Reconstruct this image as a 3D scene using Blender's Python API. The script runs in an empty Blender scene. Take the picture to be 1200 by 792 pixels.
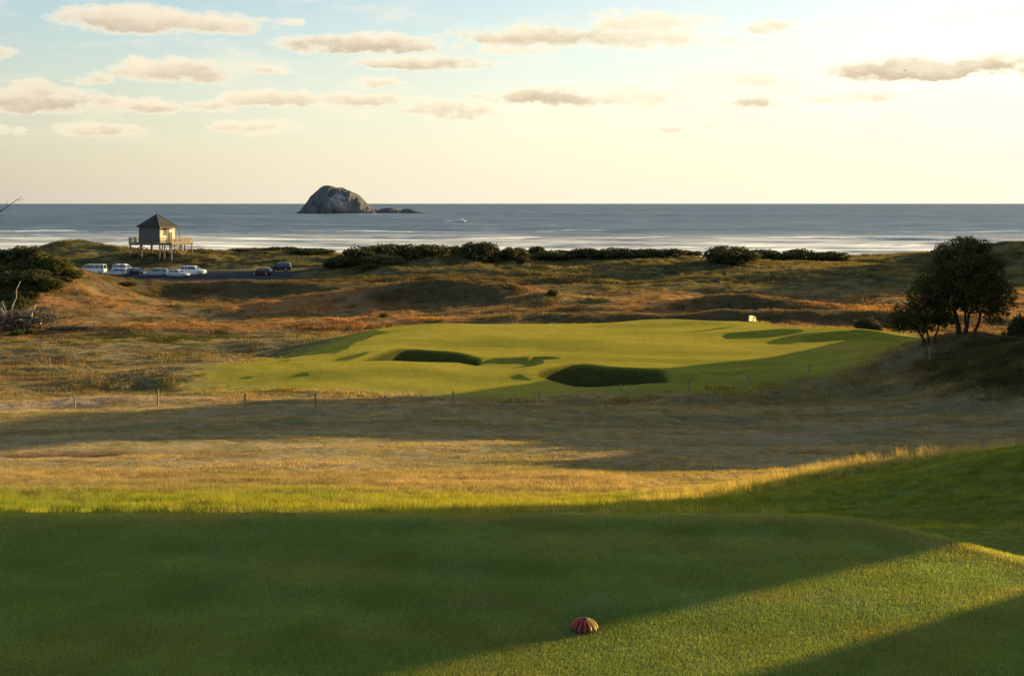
import bpy, math, random
import numpy as np
from mathutils import Vector, Matrix

random.seed(7)
RNG = np.random.default_rng(11)
C = bpy.context.scene.collection
SC = bpy.context.scene
R = math.radians

# ------------------------------------------------------------------ world frame
# Y runs out to sea, X to the right, Z = 0 is sea level; the photographer stands on the tee.
EYE = 21.8            # eye height above the sea, 1.8 m above the tee
FPX = 1300.0          # focal length in photo pixels
HZ = 238.0            # horizon row of the photo
SUN_AZ, SUN_EL = 60.0, 7.5
TAN_E = math.tan(R(SUN_EL))
SS, CS = math.sin(R(SUN_AZ)), math.cos(R(SUN_AZ))

# ------------------------------------------------------------------ noise in numpy
def _hash(ix, iy, seed):
    h = (ix.astype(np.int64) * 374761393 + iy.astype(np.int64) * 668265263 + seed * 1442695041) & 0xFFFFFFFF
    h = ((h ^ (h >> 13)) * 1274126177) & 0xFFFFFFFF
    h = h ^ (h >> 16)
    return (h & 0xFFFFFF) / float(0xFFFFFF)

def vnoise(x, y, seed=0):
    ix = np.floor(x); iy = np.floor(y)
    fx = x - ix; fy = y - iy
    fx = fx * fx * fx * (fx * (fx * 6 - 15) + 10); fy = fy * fy * fy * (fy * (fy * 6 - 15) + 10)
    a = _hash(ix, iy, seed); b = _hash(ix + 1, iy, seed)
    c = _hash(ix, iy + 1, seed); d = _hash(ix + 1, iy + 1, seed)
    return (a + (b - a) * fx) * (1 - fy) + (c + (d - c) * fx) * fy

def fbm(x, y, seed=0, oct=4, gain=0.5):
    s = np.zeros(np.shape(x)); a = 1.0; t = 0.0
    for k in range(oct):
        s = s + a * vnoise(x * 2 ** k + 17.3 * k, y * 2 ** k - 9.1 * k, seed + k)
        t += a; a *= gain
    return s / t            # 0..1

def sstep(a, b, x):
    t = np.clip((x - a) / (b - a), 0, 1)
    return t * t * (3 - 2 * t)

def pchip(xs, ys):
    xs = np.array(xs, float); ys = np.array(ys, float)
    h = np.diff(xs); d = np.diff(ys) / h
    m = np.zeros(len(xs))
    m[0], m[-1] = d[0], d[-1]
    for i in range(1, len(xs) - 1):
        if d[i - 1] * d[i] > 0:
            w1 = 2 * h[i] + h[i - 1]; w2 = h[i] + 2 * h[i - 1]
            m[i] = (w1 + w2) / (w1 / d[i - 1] + w2 / d[i])
    def f(x):
        x = np.clip(x, xs[0], xs[-1])
        i = np.clip(np.searchsorted(xs, x) - 1, 0, len(xs) - 2)
        t = (x - xs[i]) / h[i]
        return ((2 * t**3 - 3 * t**2 + 1) * ys[i] + (t**3 - 2 * t**2 + t) * h[i] * m[i]
                + (-2 * t**3 + 3 * t**2) * ys[i + 1] + (t**3 - t**2) * h[i] * m[i + 1])
    return f

# ------------------------------------------------------------------ terrain heights
BASE = pchip([-30000, -200, -60, -12, 0, 6.2, 6.7, 7.6, 10, 15, 25, 40, 60, 75, 86, 95, 110, 128, 146, 165, 190, 222, 255, 285, 325, 380, 430, 600, 2000, 40000],
             [5, 8, 17, 19.9, 20, 20, 19.93, 19.55, 18.6, 17.5, 15.3, 12.75, 9.7, 7.7, 6.4, 5.9, 5.55, 5.6, 5.8, 6.2, 6.9, 7.6, 8.2, 7.4, 4.2, 1.0, -0.9, -5, -14, -30])

# unseen ridge added off-frame on the right, shaped to cast the ground shadows, described along u (across the sun) : crest height at distance tr(u) towards the sun
def shade_ridge_t(u):
    return 1.41 * np.maximum(u, 0) * 1.2 + 10.5
SHADE_RIDGE_U = np.array([-60, -25, -14, 2.85, 3.17, 3.27, 3.78, 3.9, 4.3, 11.6, 12.3, 14, 23.2, 25.5, 28, 32, 39, 44, 47, 51, 60, 70, 77.5, 80, 84, 112, 117, 121, 136, 150, 165, 185, 400])
SHADE_RIDGE_H = np.array([17.4, 19.4, 22.4, 22.9, 22.38, 20.48, 20.48, 22.38, 23.2, 24.7, 23.6, 15.0, 13.0, 18.7, 18.8, 18.6, 19.0, 21.8, 24.4, 26.0, 25.4, 25.0, 25.4, 21.9, 6.0, 6.0, 10.0, 17.9, 22.4, 23.4, 20.4, 5.0, 5.0])

BUMPS = []   # (x, y, sx, sy, amp)
def bump(px, Y, sx, sy, amp):
    BUMPS.append(((px - 600) / FPX * Y, Y, sx, sy, amp))
# mounds round the green
bump(330, 100, 10, 3.2, 0.95); bump(560, 131, 8, 5, 0.7); bump(815, 136, 10.5, 3.0, 1.15); bump(720, 135, 9, 2.6, .45)
bump(425, 117, 5, 6, 0.6); bump(660, 104, 6, 5, 0.35); bump(1085, 112, 8, 6, 0.5)
bump(1132, 100, 5.2, 4.8, 3.3); bump(1030, 123, 8, 7, 1.7)
bump(255, 99, 9, 3.0, .35); bump(430, 95, 12, 3.0, .3); bump(380, 108, 6, 3, .6); bump(480, 126, 7, 3, .6); bump(640, 118, 9, 3, .35); bump(900, 112, 9, 3, .4)
# rolling heath behind
bump(285, 180, 24, 3.6, 2.5); bump(90, 172, 14, 5, 0.7); bump(530, 170, 13, 3.7, 3.4); bump(880, 161, 8, 2.6, 2.1)
bump(710, 157, 6, 2.6, 1.2); bump(850, 149, 26, 2.6, 1.35); bump(980, 150, 16, 4, 0.8); bump(400, 150, 12, 4, 0.6)
bump(180, 140, 12, 4, 0.7); bump(60, 118, 10, 5, 0.8); bump(330, 126, 10, 4, 0.8)
# crest dunes
bump(640, 233, 27, 18, 2.0); bump(800, 226, 12, 12, 1.3); bump(500, 225, 14, 12, 1.4)
bump(1100, 250, 22, 16, 1.0); bump(1200, 232, 12, 16, 4.4); bump(1010, 205, 15, 14, 2.2)
bump(-4, 166, 9.6, 9, 6.2); bump(66, 166, 6.5, 7.5, 2.0); bump(120, 176, 7, 6, 0.5)
bump(75, 290, 8, 9, 4.0); bump(120, 284, 9, 8, 2.4); bump(255, 284, 13, 9, 2.3); bump(345, 266, 14, 10, 1.7); bump(195, 252, 12, 6, 1.3)
# right foreground dune
bump(1262, 84, 6.6, 9, 4.2); bump(1120, 80, 6, 7, 0.5); bump(980, 62, 5, 2.5, -0.5); bump(930, 80, 8, 3, 0.4)
# near dry slope
bump(90, 46, 9, 3, 0.5); bump(500, 74, 12, 3, 0.45); bump(170, 82, 12, 2.5, 0.5)

BUNKERS = [  # x, y, rx, ry, depth
    (-8.6, 106.0, 5.4, 5.0, 1.85), (-0.9, 103.2, 4.4, 3.2, 0.5), (7.8, 96.8, 5.9, 4.6, 2.0), (13.5, 96.0, 3.2, 2.8, 0.6),
    (36.6, 117, 6.2, 3.2, 1.05), (18.6, 98.5, 2.2, 2.2, 0.45), (2.8, 105.0, 1.6, 1.6, 0.3), (28.0, 124.0, 5, 2.2, 0.35)]

def ut(X, Y):
    return -CS * X + SS * Y, SS * X + CS * Y

def plateau(X, Y):
    q = np.abs((X - 11.5) / 30.0) ** 2.6 + np.abs((Y - 112.5) / 24.5) ** 2.6
    return 1.15 * (1 - sstep(0.40, 1.45, q)) * (.25 + .75 * sstep(86, 106, Y))

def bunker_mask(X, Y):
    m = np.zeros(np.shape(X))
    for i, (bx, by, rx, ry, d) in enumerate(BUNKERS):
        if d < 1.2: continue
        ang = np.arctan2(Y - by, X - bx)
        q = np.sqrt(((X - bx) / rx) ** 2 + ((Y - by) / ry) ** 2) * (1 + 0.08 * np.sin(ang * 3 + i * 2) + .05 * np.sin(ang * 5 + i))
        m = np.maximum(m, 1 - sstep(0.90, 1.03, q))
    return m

def terrain(X, Y):
    X = np.asarray(X, float); Y = np.asarray(Y, float)
    z = BASE(Y + 0.35 * np.sin(X * 0.05) * sstep(20, 60, Y))
    # tee shoulder and the raised rough to its right
    z = z + 0.98 * sstep(0.6, 8.0, X) * sstep(8.5, 15, Y) * (1 - sstep(18.6, 27, Y))
    z = z - 0.55 * sstep(2.35, 3.0, X - (5.8 - Y) * 0.9) * sstep(4.6, 5.8, Y) * (1 - sstep(6.0, 8.0, Y)) * 0.35
    for (bx, by, sx, sy, a) in BUMPS:
        z = z + a * np.exp(-0.5 * ((X - bx) / sx) ** 2 - 0.5 * ((Y - by) / sy) ** 2)
    z = z + plateau(X, Y)
    for i, (bx, by, rx, ry, d) in enumerate(BUNKERS):
        ang = np.arctan2(Y - by, X - bx)
        q = np.sqrt(((X - bx) / rx) ** 2 + ((Y - by) / ry) ** 2) * (1 + 0.08 * np.sin(ang * 3 + i * 2) + .05 * np.sin(ang * 5 + i))
        z = z - d * (1 - sstep(0.62, 1.0, q)) + (0.10 if d > 1.2 else 0.0) * np.exp(-((q - 1.1) / 0.2) ** 2)
    # small relief everywhere but on mown turf and the car park
    far = sstep(30, 90, Y) * (1 - 0.85 * sstep(0.05, 0.6, plateau(X, Y))) * (1 - sstep(330, 400, Y))
    z = z + far * ((fbm(X / 26, Y / 15, 3, 3) - .5) * (1.3 + 1.0 * sstep(140, 160, Y)) + (fbm(X / 7.5, Y / 5, 5, 3) - .5) * 0.55)
    pl = sstep(0.1, .8, plateau(X, Y))
    z = z + pl * ((fbm(X / 13, Y / 8, 15, 2) - .5) * .75 + (fbm(X / 30, Y / 5, 16, 2) - .5) * .35)
    near = sstep(7.5, 11, Y) * (1 - sstep(60, 90, Y))
    z = z + near * ((fbm(X / 6, Y / 3.4, 8, 3) - .5) * 0.42)
    dune = sstep(150, 200, Y) * (1 - sstep(330, 400, Y))
    z = z + dune * (fbm(X / 11, Y / 8, 13, 4) - .5) * 1.1
    # car park flattened
    cp = sstep(0, 1, 1.25 - np.maximum(np.abs((X + 66) / 25), np.abs((Y - 216) / 25)) ) * (1 - sstep(-44, -34, X))
    cp = sstep(0.0, 0.25, 1.0 - np.maximum(np.abs((X + 64) / 24), np.abs((Y - 214) / 26)))
    z = z * (1 - cp) + (7.35 + (Y - 214) * 0.012) * cp
    # added shadow-casting ridge off to the right
    u, t = ut(X, Y)
    tr = shade_ridge_t(u)
    H = np.interp(u, SHADE_RIDGE_U, SHADE_RIDGE_H)
    H = H + (fbm(u / 5 + 3, t / 9, 21, 3) - .5) * 1.2 * sstep(20, 50, u) + (fbm(u / 2.2 + 9, t / 14, 22, 3) - .5) * 2.0 * sstep(24, 30, u) * (1 - sstep(76, 80, u))
    w = 0.115 * np.maximum(u, 0) + 3.4
    d = t - tr
    prof = np.where(d < 0, np.exp(-0.5 * (d / w) ** 2), np.exp(-0.5 * (d / (w * 3.6)) ** 2))
    z = z + np.maximum(H - z, 0) * prof
    return z

def hit(px, py):
    """ground point seen at a photo pixel (used only to read positions off the photograph)"""
    Y = np.exp(np.linspace(math.log(3.0), math.log(900), 6000))
    X = (px - 600) / FPX * Y
    ray = EYE - (py - HZ) / FPX * Y
    below = np.where(terrain(X, Y) >= ray)[0]
    i = below[0] if len(below) else -1
    return float(X[i]), float(Y[i]), float(terrain(X[i], Y[i]))

def gz(x, y):
    return float(terrain(np.array([x]), np.array([y]))[0])

def poly_sd(X, Y, P):
    """signed distance, positive inside"""
    P = np.array(P); n = len(P)
    d = np.full(np.shape(X), 1e9); ins = np.zeros(np.shape(X), bool)
    for i in range(n):
        ax, ay = P[i]; bx, by = P[(i + 1) % n]
        ex, ey = bx - ax, by - ay
        wx, wy = X - ax, Y - ay
        tt = np.clip((wx * ex + wy * ey) / (ex * ex + ey * ey + 1e-9), 0, 1)
        d = np.minimum(d, (wx - ex * tt) ** 2 + (wy - ey * tt) ** 2)
        c = ((ay > Y) != (by > Y)) & (X < ex * (Y - ay) / (ey if abs(ey) > 1e-9 else 1e-9) + ax)
        ins ^= c
    d = np.sqrt(d)
    return np.where(ins, d, -d)

# regions, read once from the photo into ground coordinates
def region(pix):
    return [hit(a, b)[:2] for a, b in pix]
GREEN = [(-27, 93.5), (-16, 90.5), (-4, 88.6), (8, 88.6), (17, 90.5), (26, 95), (35, 102), (44, 110), (47, 119), (42, 127), (33, 134),
         (26, 139.5), (18, 140.5), (8, 137), (-2, 137), (-10, 135), (-17, 128), (-22, 119), (-25, 110), (-27, 102)]
TEE = [(-30, -8), (-30, 6.55), (0, 6.55), (1.9, 6.42), (2.45, 5.75), (3.3, 4.9), (4.6, 3.4), (5.0, -8)]

# ground colours (reflectance)
def lerp(a, b, m):
    return a + (b - a) * m[..., None]

def ground_colour(X, Y, Z):
    if Z is None: Z = terrain(X, Y)
    c = lambda *v: np.array(v, float)
    n1 = fbm(X / 9, Y / 6, 31, 4); n2 = fbm(X / 2.6, Y / 2.0, 37, 4); n3 = fbm(X / 30, Y / 16, 41, 3); n4 = fbm(X / 5, Y / 3.2, 47, 4)
    tan = c(.31, .245, .135); tan2 = c(.235, .20, .11); lush = c(.175, .215, .036); lush2 = c(.225, .23, .036)
    heath = c(.31, .165, .068); heath2 = c(.19, .13, .062); scrub = c(.055, .062, .020)
    dune = c(.135, .115, .055); dune2 = c(.085, .08, .042); marram = c(.26, .215, .095)
    col = np.zeros(np.shape(X) + (3,)) + dune
    col = lerp(col, dune2, sstep(.42, .62, n1)); col = lerp(col, marram, sstep(.54, .70, n2) * .6)
    # pale sandy beach and bare dune tops
    col = lerp(col, c(.42, .36, .26), sstep(300, 345, Y))
    # heath 140..200
    h = (sstep(120, 135, Y) * (1 - sstep(172, 196, Y + 18 * (n3 - .5))))
    hc = lerp(np.zeros(np.shape(X) + (3,)) + heath, heath2, sstep(.45, .6, n1))
    hc = lerp(hc, tan, sstep(.55, .7, n4) * .5); hc = lerp(hc, scrub, sstep(.60, .68, n2) * .7)
    col = lerp(col, hc, h)
    # scrubby hill on the left
    lh = sstep(8.0, 9.8, Z + 2.5 * (n4 - .5)) * np.exp(-((X + 82) / 14) ** 4) * sstep(140, 150, Y) * (1 - sstep(185, 200, Y))
    col = lerp(col, c(.07, .072, .024), np.clip(lh, 0, 1) * .85)
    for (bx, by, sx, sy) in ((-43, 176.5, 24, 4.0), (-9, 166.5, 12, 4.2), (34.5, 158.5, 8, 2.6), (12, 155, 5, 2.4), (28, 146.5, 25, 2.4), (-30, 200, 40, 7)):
        lee_shade = np.exp(-0.5 * ((X - bx) / sx) ** 4 - 0.5 * ((Y - by) / sy) ** 2)  # lee slopes: their shade and darker heath put into the colour
        col = lerp(col, c(.085, .070, .036), np.clip(lee_shade * (.55 + .9 * n2), 0, .92))
    # tan rough round and before the green
    tn = (1 - sstep(124, 142, Y + 20 * (n3 - .5)))
    tc = lerp(np.zeros(np.shape(X) + (3,)) + tan, tan2, sstep(.42, .62, n1))
    tc = lerp(tc, heath, sstep(.56, .72, n4) * .5 * sstep(70, 90, Y)); tc = lerp(tc, c(.17, .155, .06), sstep(.52, .7, n2) * .45)
    tc = lerp(tc, c(.12, .075, .045), np.clip(np.exp(-((X + 16 + 3 * (n4 - .5)) / 5.0) ** 2 - ((Y - 38.5) / 1.6) ** 2) * 1.6 * sstep(.36, .52, n2), 0, 1))
    col = lerp(col, tc, tn)
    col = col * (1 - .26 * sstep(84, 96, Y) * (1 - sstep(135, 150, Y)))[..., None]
    # dark scrubby ground at the left
    sc = np.exp(-((X + 42) / 18) ** 2 - ((Y - 128) / 9) ** 2) * sstep(.40, .55, n4)
    col = lerp(col, scrub, np.clip(sc * 1.3, 0, 1))
    # right hand dune with dark growth
    rd = sstep(.22, .48, np.exp(-0.5 * ((X - 43) / 8.0) ** 2 - 0.5 * ((Y - 83) / 10.5) ** 2) + .2 * (n4 - .5)) * .95
    col = lerp(col, lerp(np.zeros(np.shape(X) + (3,)) + c(.060, .055, .024), c(.105, .085, .04), sstep(.4, .65, n2)), rd)
    # lush rough below the tee and on the shoulder at the right
    edge = 23.5 + 5 * (n3 - .5) + 3 * (n4 - .5) - 3.6 * sstep(1, 7, X)
    lu = (1 - sstep(edge - 2.2, edge + 2.2, Y))
    lc = lerp(np.zeros(np.shape(X) + (3,)) + lush, lush2, sstep(.4, .6, n4)); lc = lerp(lc, tan, sstep(.58, .75, n2) * .5 * (1 - sstep(1, 5, X))); lc = lerp(lc, c(.15, .185, .038), sstep(1, 5, X) * .6)
    col = lerp(col, lc, lu)
    # sandy path
    for P in ([(-38, 77), (-30, 79), (-22, 81.5), (-22, 83.5), (-31, 82), (-38, 80)], [(-6, 81), (-1, 83), (0, 85), (-6, 84)]):
        sd = poly_sd(X, Y, P) + 1.6 * (n2 - .5)
        col = lerp(col, c(.34, .27, .22), sstep(-.6, .8, sd) * .8)
    # green
    g = poly_sd(X, Y, GREEN) + 5.0 * (n1 - .5) * sstep(96, 88, Y) + 2.0 * (n4 - .5)
    gm = sstep(-3.6, 2.6, g + 3.0 * (n2 - .5))
    gc = lerp(np.zeros(np.shape(X) + (3,)) + c(.345, .278, .040), c(.24, .215, .031), sstep(.32, .68, fbm(X / 16, Y / 3.0, 53, 4)))
    gc = lerp(gc, c(.33, .28, .05), sstep(-2, 5, 4 - g) * .5 * sstep(.4, .6, n2))
    col = lerp(col, gc, gm)
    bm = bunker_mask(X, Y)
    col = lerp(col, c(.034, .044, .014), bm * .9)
    # tee
    td = poly_sd(X, Y, TEE)
    tm = sstep(-.10, .06, td)
    t1 = fbm(X / 1.3, Y / .55, 61, 4); t2 = fbm(X / 4.2, Y / 1.6, 67, 3)
    teec = lerp(np.zeros(np.shape(X) + (3,)) + c(.185, .265, .08), c(.25, .29, .085), sstep(.4, .7, t1) * .6)
    teec = lerp(teec, c(.14, .205, .078), sstep(.42, .62, t2) * .4)
    worn = sstep(.60, .74, fbm(X / .9, Y / .42, 71, 4)); teec = lerp(teec, c(.27, .25, .095), worn * .4)
    strk = sstep(.5, .72, fbm(X / 2.6 + Y * .3, Y / .22, 73, 3)); teec = lerp(teec, c(.27, .30, .11), strk * .4)
    teec = teec * (.82 + .36 * fbm(X / .30, Y / .16, 75, 3))[..., None]
    teec = teec * .68
    teec = lerp(teec, c(.24, .19, .08), np.exp(-((td - .1) / .12) ** 2) * .45)
    col = lerp(col, teec, tm)
    return np.clip(col, 0.004, .9), gm, tm

# ------------------------------------------------------------------ mesh helpers
class MB:
    """collects shapes into one mesh"""
    def __init__(s): s.v, s.f, s.m = [], [], []
    def add(s, vs, fs, mi=0):
        o = len(s.v); s.v += [tuple(v) for v in vs]
        s.f += [tuple(i + o for i in f) for f in fs]; s.m += [mi] * len(fs)
    def box(s, x0, x1, y0, y1, z0, z1, mi=0, M=None):
        vs = [(x, y, z) for z in (z0, z1) for x, y in ((x0, y0), (x1, y0), (x1, y1), (x0, y1))]
        if M is not None: vs = [M @ Vector(v) for v in vs]
        s.add(vs, [(0, 3, 2, 1), (4, 5, 6, 7), (0, 1, 5, 4), (1, 2, 6, 5), (2, 3, 7, 6), (3, 0, 4, 7)], mi)
    def bar(s, a, b, w, h, mi=0):
        a, b = Vector(a), Vector(b); d = (b - a).normalized()
        up = Vector((0, 0, 1)) if abs(d.z) < .95 else Vector((0, 1, 0))
        r = d.cross(up).normalized() * w / 2; q = r.cross(d).normalized() * h / 2
        vs = [p + i * r + j * q for p in (a, b) for i, j in ((-1, -1), (1, -1), (1, 1), (-1, 1))]
        s.add(vs, [(0, 1, 2, 3), (4, 7, 6, 5), (0, 4, 5, 1), (1, 5, 6, 2), (2, 6, 7, 3), (3, 7, 4, 0)], mi)
    def tube(s, pts, rad, n=6, mi=0, cap=True):
        pts = [Vector(p) for p in pts]; rings = []
        for i, p in enumerate(pts):
            d = (pts[min(i + 1, len(pts) - 1)] - pts[max(i - 1, 0)]).normalized()
            up = Vector((0, 0, 1)) if abs(d.z) < .9 else Vector((1, 0, 0))
            r = d.cross(up).normalized(); q = r.cross(d)
            rr = rad[i] if hasattr(rad, '__len__') else rad
            rings.append([p + (r * math.cos(2 * math.pi * k / n) + q * math.sin(2 * math.pi * k / n)) * rr for k in range(n)])
        vs = [v for r_ in rings for v in r_]; fs = []
        for i in range(len(pts) - 1):
            for k in range(n):
                fs.append((i * n + k, i * n + (k + 1) % n, (i + 1) * n + (k + 1) % n, (i + 1) * n + k))
        if cap:
            fs.append(tuple(range(n))[::-1]); fs.append(tuple((len(pts) - 1) * n + k for k in range(n)))
        s.add(vs, fs, mi)
    def build(s, name, mat, parent=None, smooth=False, bevel=0):
        me = bpy.data.meshes.new(name); me.from_pydata(s.v, [], s.f)
        for m in (mat if isinstance(mat, (list, tuple)) else [mat]): me.materials.append(m)
        if isinstance(mat, (list, tuple)): me.polygons.foreach_set('material_index', s.m)
        if smooth: me.polygons.foreach_set('use_smooth', [True] * len(me.polygons))
        me.update()
        o = bpy.data.objects.new(name, me); C.objects.link(o); o.parent = parent
        if bevel:
            b = o.modifiers.new('bevel', 'BEVEL'); b.width = bevel; b.segments = 2; b.limit_method = 'ANGLE'
        return o

def np_mesh(name, V, F, mat, smooth=False):
    """F is (n,3) or (n,4)"""
    me = bpy.data.meshes.new(name); k = F.shape[1]
    me.vertices.add(len(V)); me.vertices.foreach_set('co', np.asarray(V, np.float32).ravel())
    me.loops.add(F.size); me.loops.foreach_set('vertex_index', F.astype(np.int32).ravel())
    me.polygons.add(len(F)); me.polygons.foreach_set('loop_start', np.arange(0, F.size, k, dtype=np.int32))
    me.polygons.foreach_set('loop_total', np.full(len(F), k, np.int32))
    if smooth: me.polygons.foreach_set('use_smooth', np.ones(len(F), bool))
    me.materials.append(mat); me.update(calc_edges=True); me.validate()
    return me

def link(name, me, parent=None, loc=None):
    o = bpy.data.objects.new(name, me); C.objects.link(o); o.parent = parent
    if loc: o.location = loc
    return o

def empty(name, loc, rz=0.0, sc=1.0):
    o = bpy.data.objects.new(name, None); C.objects.link(o)
    o.location = loc; o.rotation_euler = (0, 0, rz); o.scale = (sc, sc, sc)
    o.empty_display_size = .2
    return o

def tag(o, label=None, cat=None, group=None, kind=None):
    if label: o['label'] = label
    if cat: o['category'] = cat
    if group: o['group'] = group
    if kind: o['kind'] = kind
    return o

def add_col(me, name, cols):
    a = me.color_attributes.new(name, 'FLOAT_COLOR', 'POINT')
    d = np.ones((len(cols), 4), np.float32); d[:, :3] = cols
    a.data.foreach_set('color', d.ravel())

# ------------------------------------------------------------------ materials
class NT:
    def __init__(s, tree): s.t = tree; s.n = tree.nodes; s.l = tree.links
    def node(s, typ, **kw):
        n = s.n.new(typ)
        for k, v in kw.items(): setattr(n, k, v)
        return n
    def put(s, sock, v):
        if v is None: return
        if hasattr(v, 'is_output') or isinstance(v, bpy.types.NodeSocket): s.l.new(v, sock)
        else: sock.default_value = v
    def math(s, op, a, b=None, c=None, clamp=False):
        n = s.node('ShaderNodeMath', operation=op, use_clamp=clamp)
        s.put(n.inputs[0], a); s.put(n.inputs[1], b); s.put(n.inputs[2], c)
        return n.outputs[0]
    def vmath(s, op, a, b=None, c=None, out=0):
        n = s.node('ShaderNodeVectorMath', operation=op)
        s.put(n.inputs[0], a); s.put(n.inputs[1], b); s.put(n.inputs[2], c)
        return n.outputs[out]
    def mix(s, f, a, b, bt='MIX'):
        n = s.node('ShaderNodeMix', data_type='RGBA', blend_type=bt)
        s.put(n.inputs['Factor'], f)
        A = [i for i in n.inputs if i.name == 'A' and i.type == 'RGBA'][0]; B = [i for i in n.inputs if i.name == 'B' and i.type == 'RGBA'][0]
        s.put(A, a); s.put(B, b)
        return [o for o in n.outputs if o.type == 'RGBA'][0]
    def mr(s, v, a, b, c=0.0, d=1.0, smooth=True):
        n = s.node('ShaderNodeMapRange', interpolation_type='SMOOTHSTEP' if smooth else 'LINEAR')
        s.put(n.inputs[0], v)
        for i, q in enumerate((a, b, c, d)): s.put(n.inputs[i + 1], q)
        return n.outputs[0]
    def noise(s, vec, scale, detail=4, rough=.55, out=0, dist=0.0):
        n = s.node('ShaderNodeTexNoise')
        s.put(n.inputs['Vector'], vec); n.inputs['Scale'].default_value = scale
        n.inputs['Detail'].default_value = detail; n.inputs['Roughness'].default_value = rough; n.inputs['Distortion'].default_value = dist
        return n.outputs[out]

def new_mat(name):
    m = bpy.data.materials.new(name); m.use_nodes = True; m.node_tree.nodes.clear()
    t = NT(m.node_tree); t.out = t.node('ShaderNodeOutputMaterial')
    return m, t

def rgba(c): return (c[0], c[1], c[2], 1.0)

def solid(name, col, rough=.6, metal=0.0, var=.25, scale=8.0, bump=.0, spec=.4, coat=0.0):
    m, t = new_mat(name)
    tc = t.node('ShaderNodeTexCoord').outputs['Object']
    n = t.noise(tc, scale, 5)
    colr = t.mix(t.mr(n, .3, .7), rgba([v * (1 - var) for v in col]), rgba([min(1, v * (1 + var)) for v in col]))
    p = t.node('ShaderNodeBsdfPrincipled')
    t.put(p.inputs['Base Color'], colr); p.inputs['Roughness'].default_value = rough; p.inputs['Metallic'].default_value = metal
    p.inputs['Specular IOR Level'].default_value = spec; p.inputs['Coat Weight'].default_value = coat
    if bump:
        b = t.node('ShaderNodeBump'); b.inputs['Strength'].default_value = bump; b.inputs['Distance'].default_value = .02
        t.put(b.inputs['Height'], n); t.put(p.inputs['Normal'], b.outputs[0])
    t.l.new(p.outputs[0], t.out.inputs[0])
    return m

def ground_material():
    """turf and dry grass: colour from the ground survey, broken up by noise; a sward is made of upright
    blades, so the shading normal is scattered towards the horizontal"""
    m, t = new_mat('ground_cover')
    pos = t.node('ShaderNodeNewGeometry').outputs['Position']; nrm = t.node('ShaderNodeNewGeometry').outputs['Normal']
    att = t.node('ShaderNodeAttribute', attribute_name='Col'); col = att.outputs['Color']
    sw = t.node('ShaderNodeAttribute', attribute_name='sward').outputs['Fac']
    fine = t.noise(pos, 26.0, 4, .6); mid = t.noise(pos, 2.3, 5, .6); big = t.noise(pos, .45, 4, .6)
    k = t.math('MULTIPLY', t.mr(fine, .25, .75, .62, 1.38, False), t.mr(mid, .25, .75, .72, 1.28, False))
    k = t.math('MULTIPLY', k, t.mr(big, .3, .7, .88, 1.12, False))
    k2 = t.mr(sw, 0, 1, 1.0, 0.0, False)
    kk = t.math('ADD', t.math('MULTIPLY', t.math('SUBTRACT', k, 1.0), t.mr(sw, 0, 1, 1.0, .62, False)), 1.0)
    c = t.vmath('SCALE', col); n = c.node; t.put(n.inputs['Scale'], kk)
    # upright blades facing every way: an even blend of four tilted facings
    b = t.node('ShaderNodeBump'); b.inputs['Strength'].default_value = 1.0
    hh = t.math('ADD', t.math('MULTIPLY', mid, t.mr(sw, 0, 1, .30, .02, False)), t.math('MULTIPLY', fine, t.mr(sw, 0, 1, .05, .008, False)))
    t.put(b.inputs['Height'], hh); b.inputs['Distance'].default_value = 1.0
    tl = t.mr(sw, 0, 1, 1.0, .62, False); sh = []
    for ang in (14, 104, 194, 284):
        v = t.node('ShaderNodeCombineXYZ'); v.inputs[0].default_value = math.cos(R(ang)); v.inputs[1].default_value = math.sin(R(ang))
        sv_ = t.vmath('SCALE', v.outputs[0]); t.put(sv_.node.inputs['Scale'], tl)
        d = t.node('ShaderNodeBsdfDiffuse'); t.put(d.inputs['Color'], c); t.put(d.inputs['Normal'], t.vmath('NORMALIZE', t.vmath('ADD', b.outputs[0], sv_))); sh.append(d.outputs[0])
    def half(p_, q_):
        mx = t.node('ShaderNodeMixShader'); mx.inputs[0].default_value = .5; t.l.new(p_, mx.inputs[1]); t.l.new(q_, mx.inputs[2]); return mx.outputs[0]
    t.l.new(half(half(sh[0], sh[1]), half(sh[2], sh[3])), t.out.inputs[0])
    m.cycles.use_bump_map_correction = False
    return m

def grass_material(name, base=None, trans=.45, gain=1.0, var=.35):
    m, t = new_mat(name)
    if base is None:
        col = t.node('ShaderNodeAttribute', attribute_name='tint', attribute_type='INSTANCER').outputs['Color']
    else:
        col = t.node('ShaderNodeRGB'); col.outputs[0].default_value = rgba(base); col = col.outputs[0]
    rnd = t.node('ShaderNodeObjectInfo').outputs['Random']
    isl = t.node('ShaderNodeNewGeometry').outputs['Random Per Island']
    k = t.math('MULTIPLY', t.mr(rnd, 0, 1, (1 - var) * gain, (1 + var) * gain, False), t.mr(isl, 0, 1, .65, 1.35, False))
    c = t.vmath('SCALE', col); t.put(c.node.inputs['Scale'], k)
    d = t.node('ShaderNodeBsdfDiffuse'); t.put(d.inputs['Color'], c)
    tr = t.node('ShaderNodeBsdfTranslucent'); t.put(tr.inputs['Color'], t.mix(1.0, c, (1.5, 1.2, .5, 1), 'MULTIPLY'))
    mx = t.node('ShaderNodeMixShader'); mx.inputs[0].default_value = trans
    t.l.new(d.outputs[0], mx.inputs[1]); t.l.new(tr.outputs[0], mx.inputs[2])
    t.l.new(mx.outputs[0], t.out.inputs[0])
    return m

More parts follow.
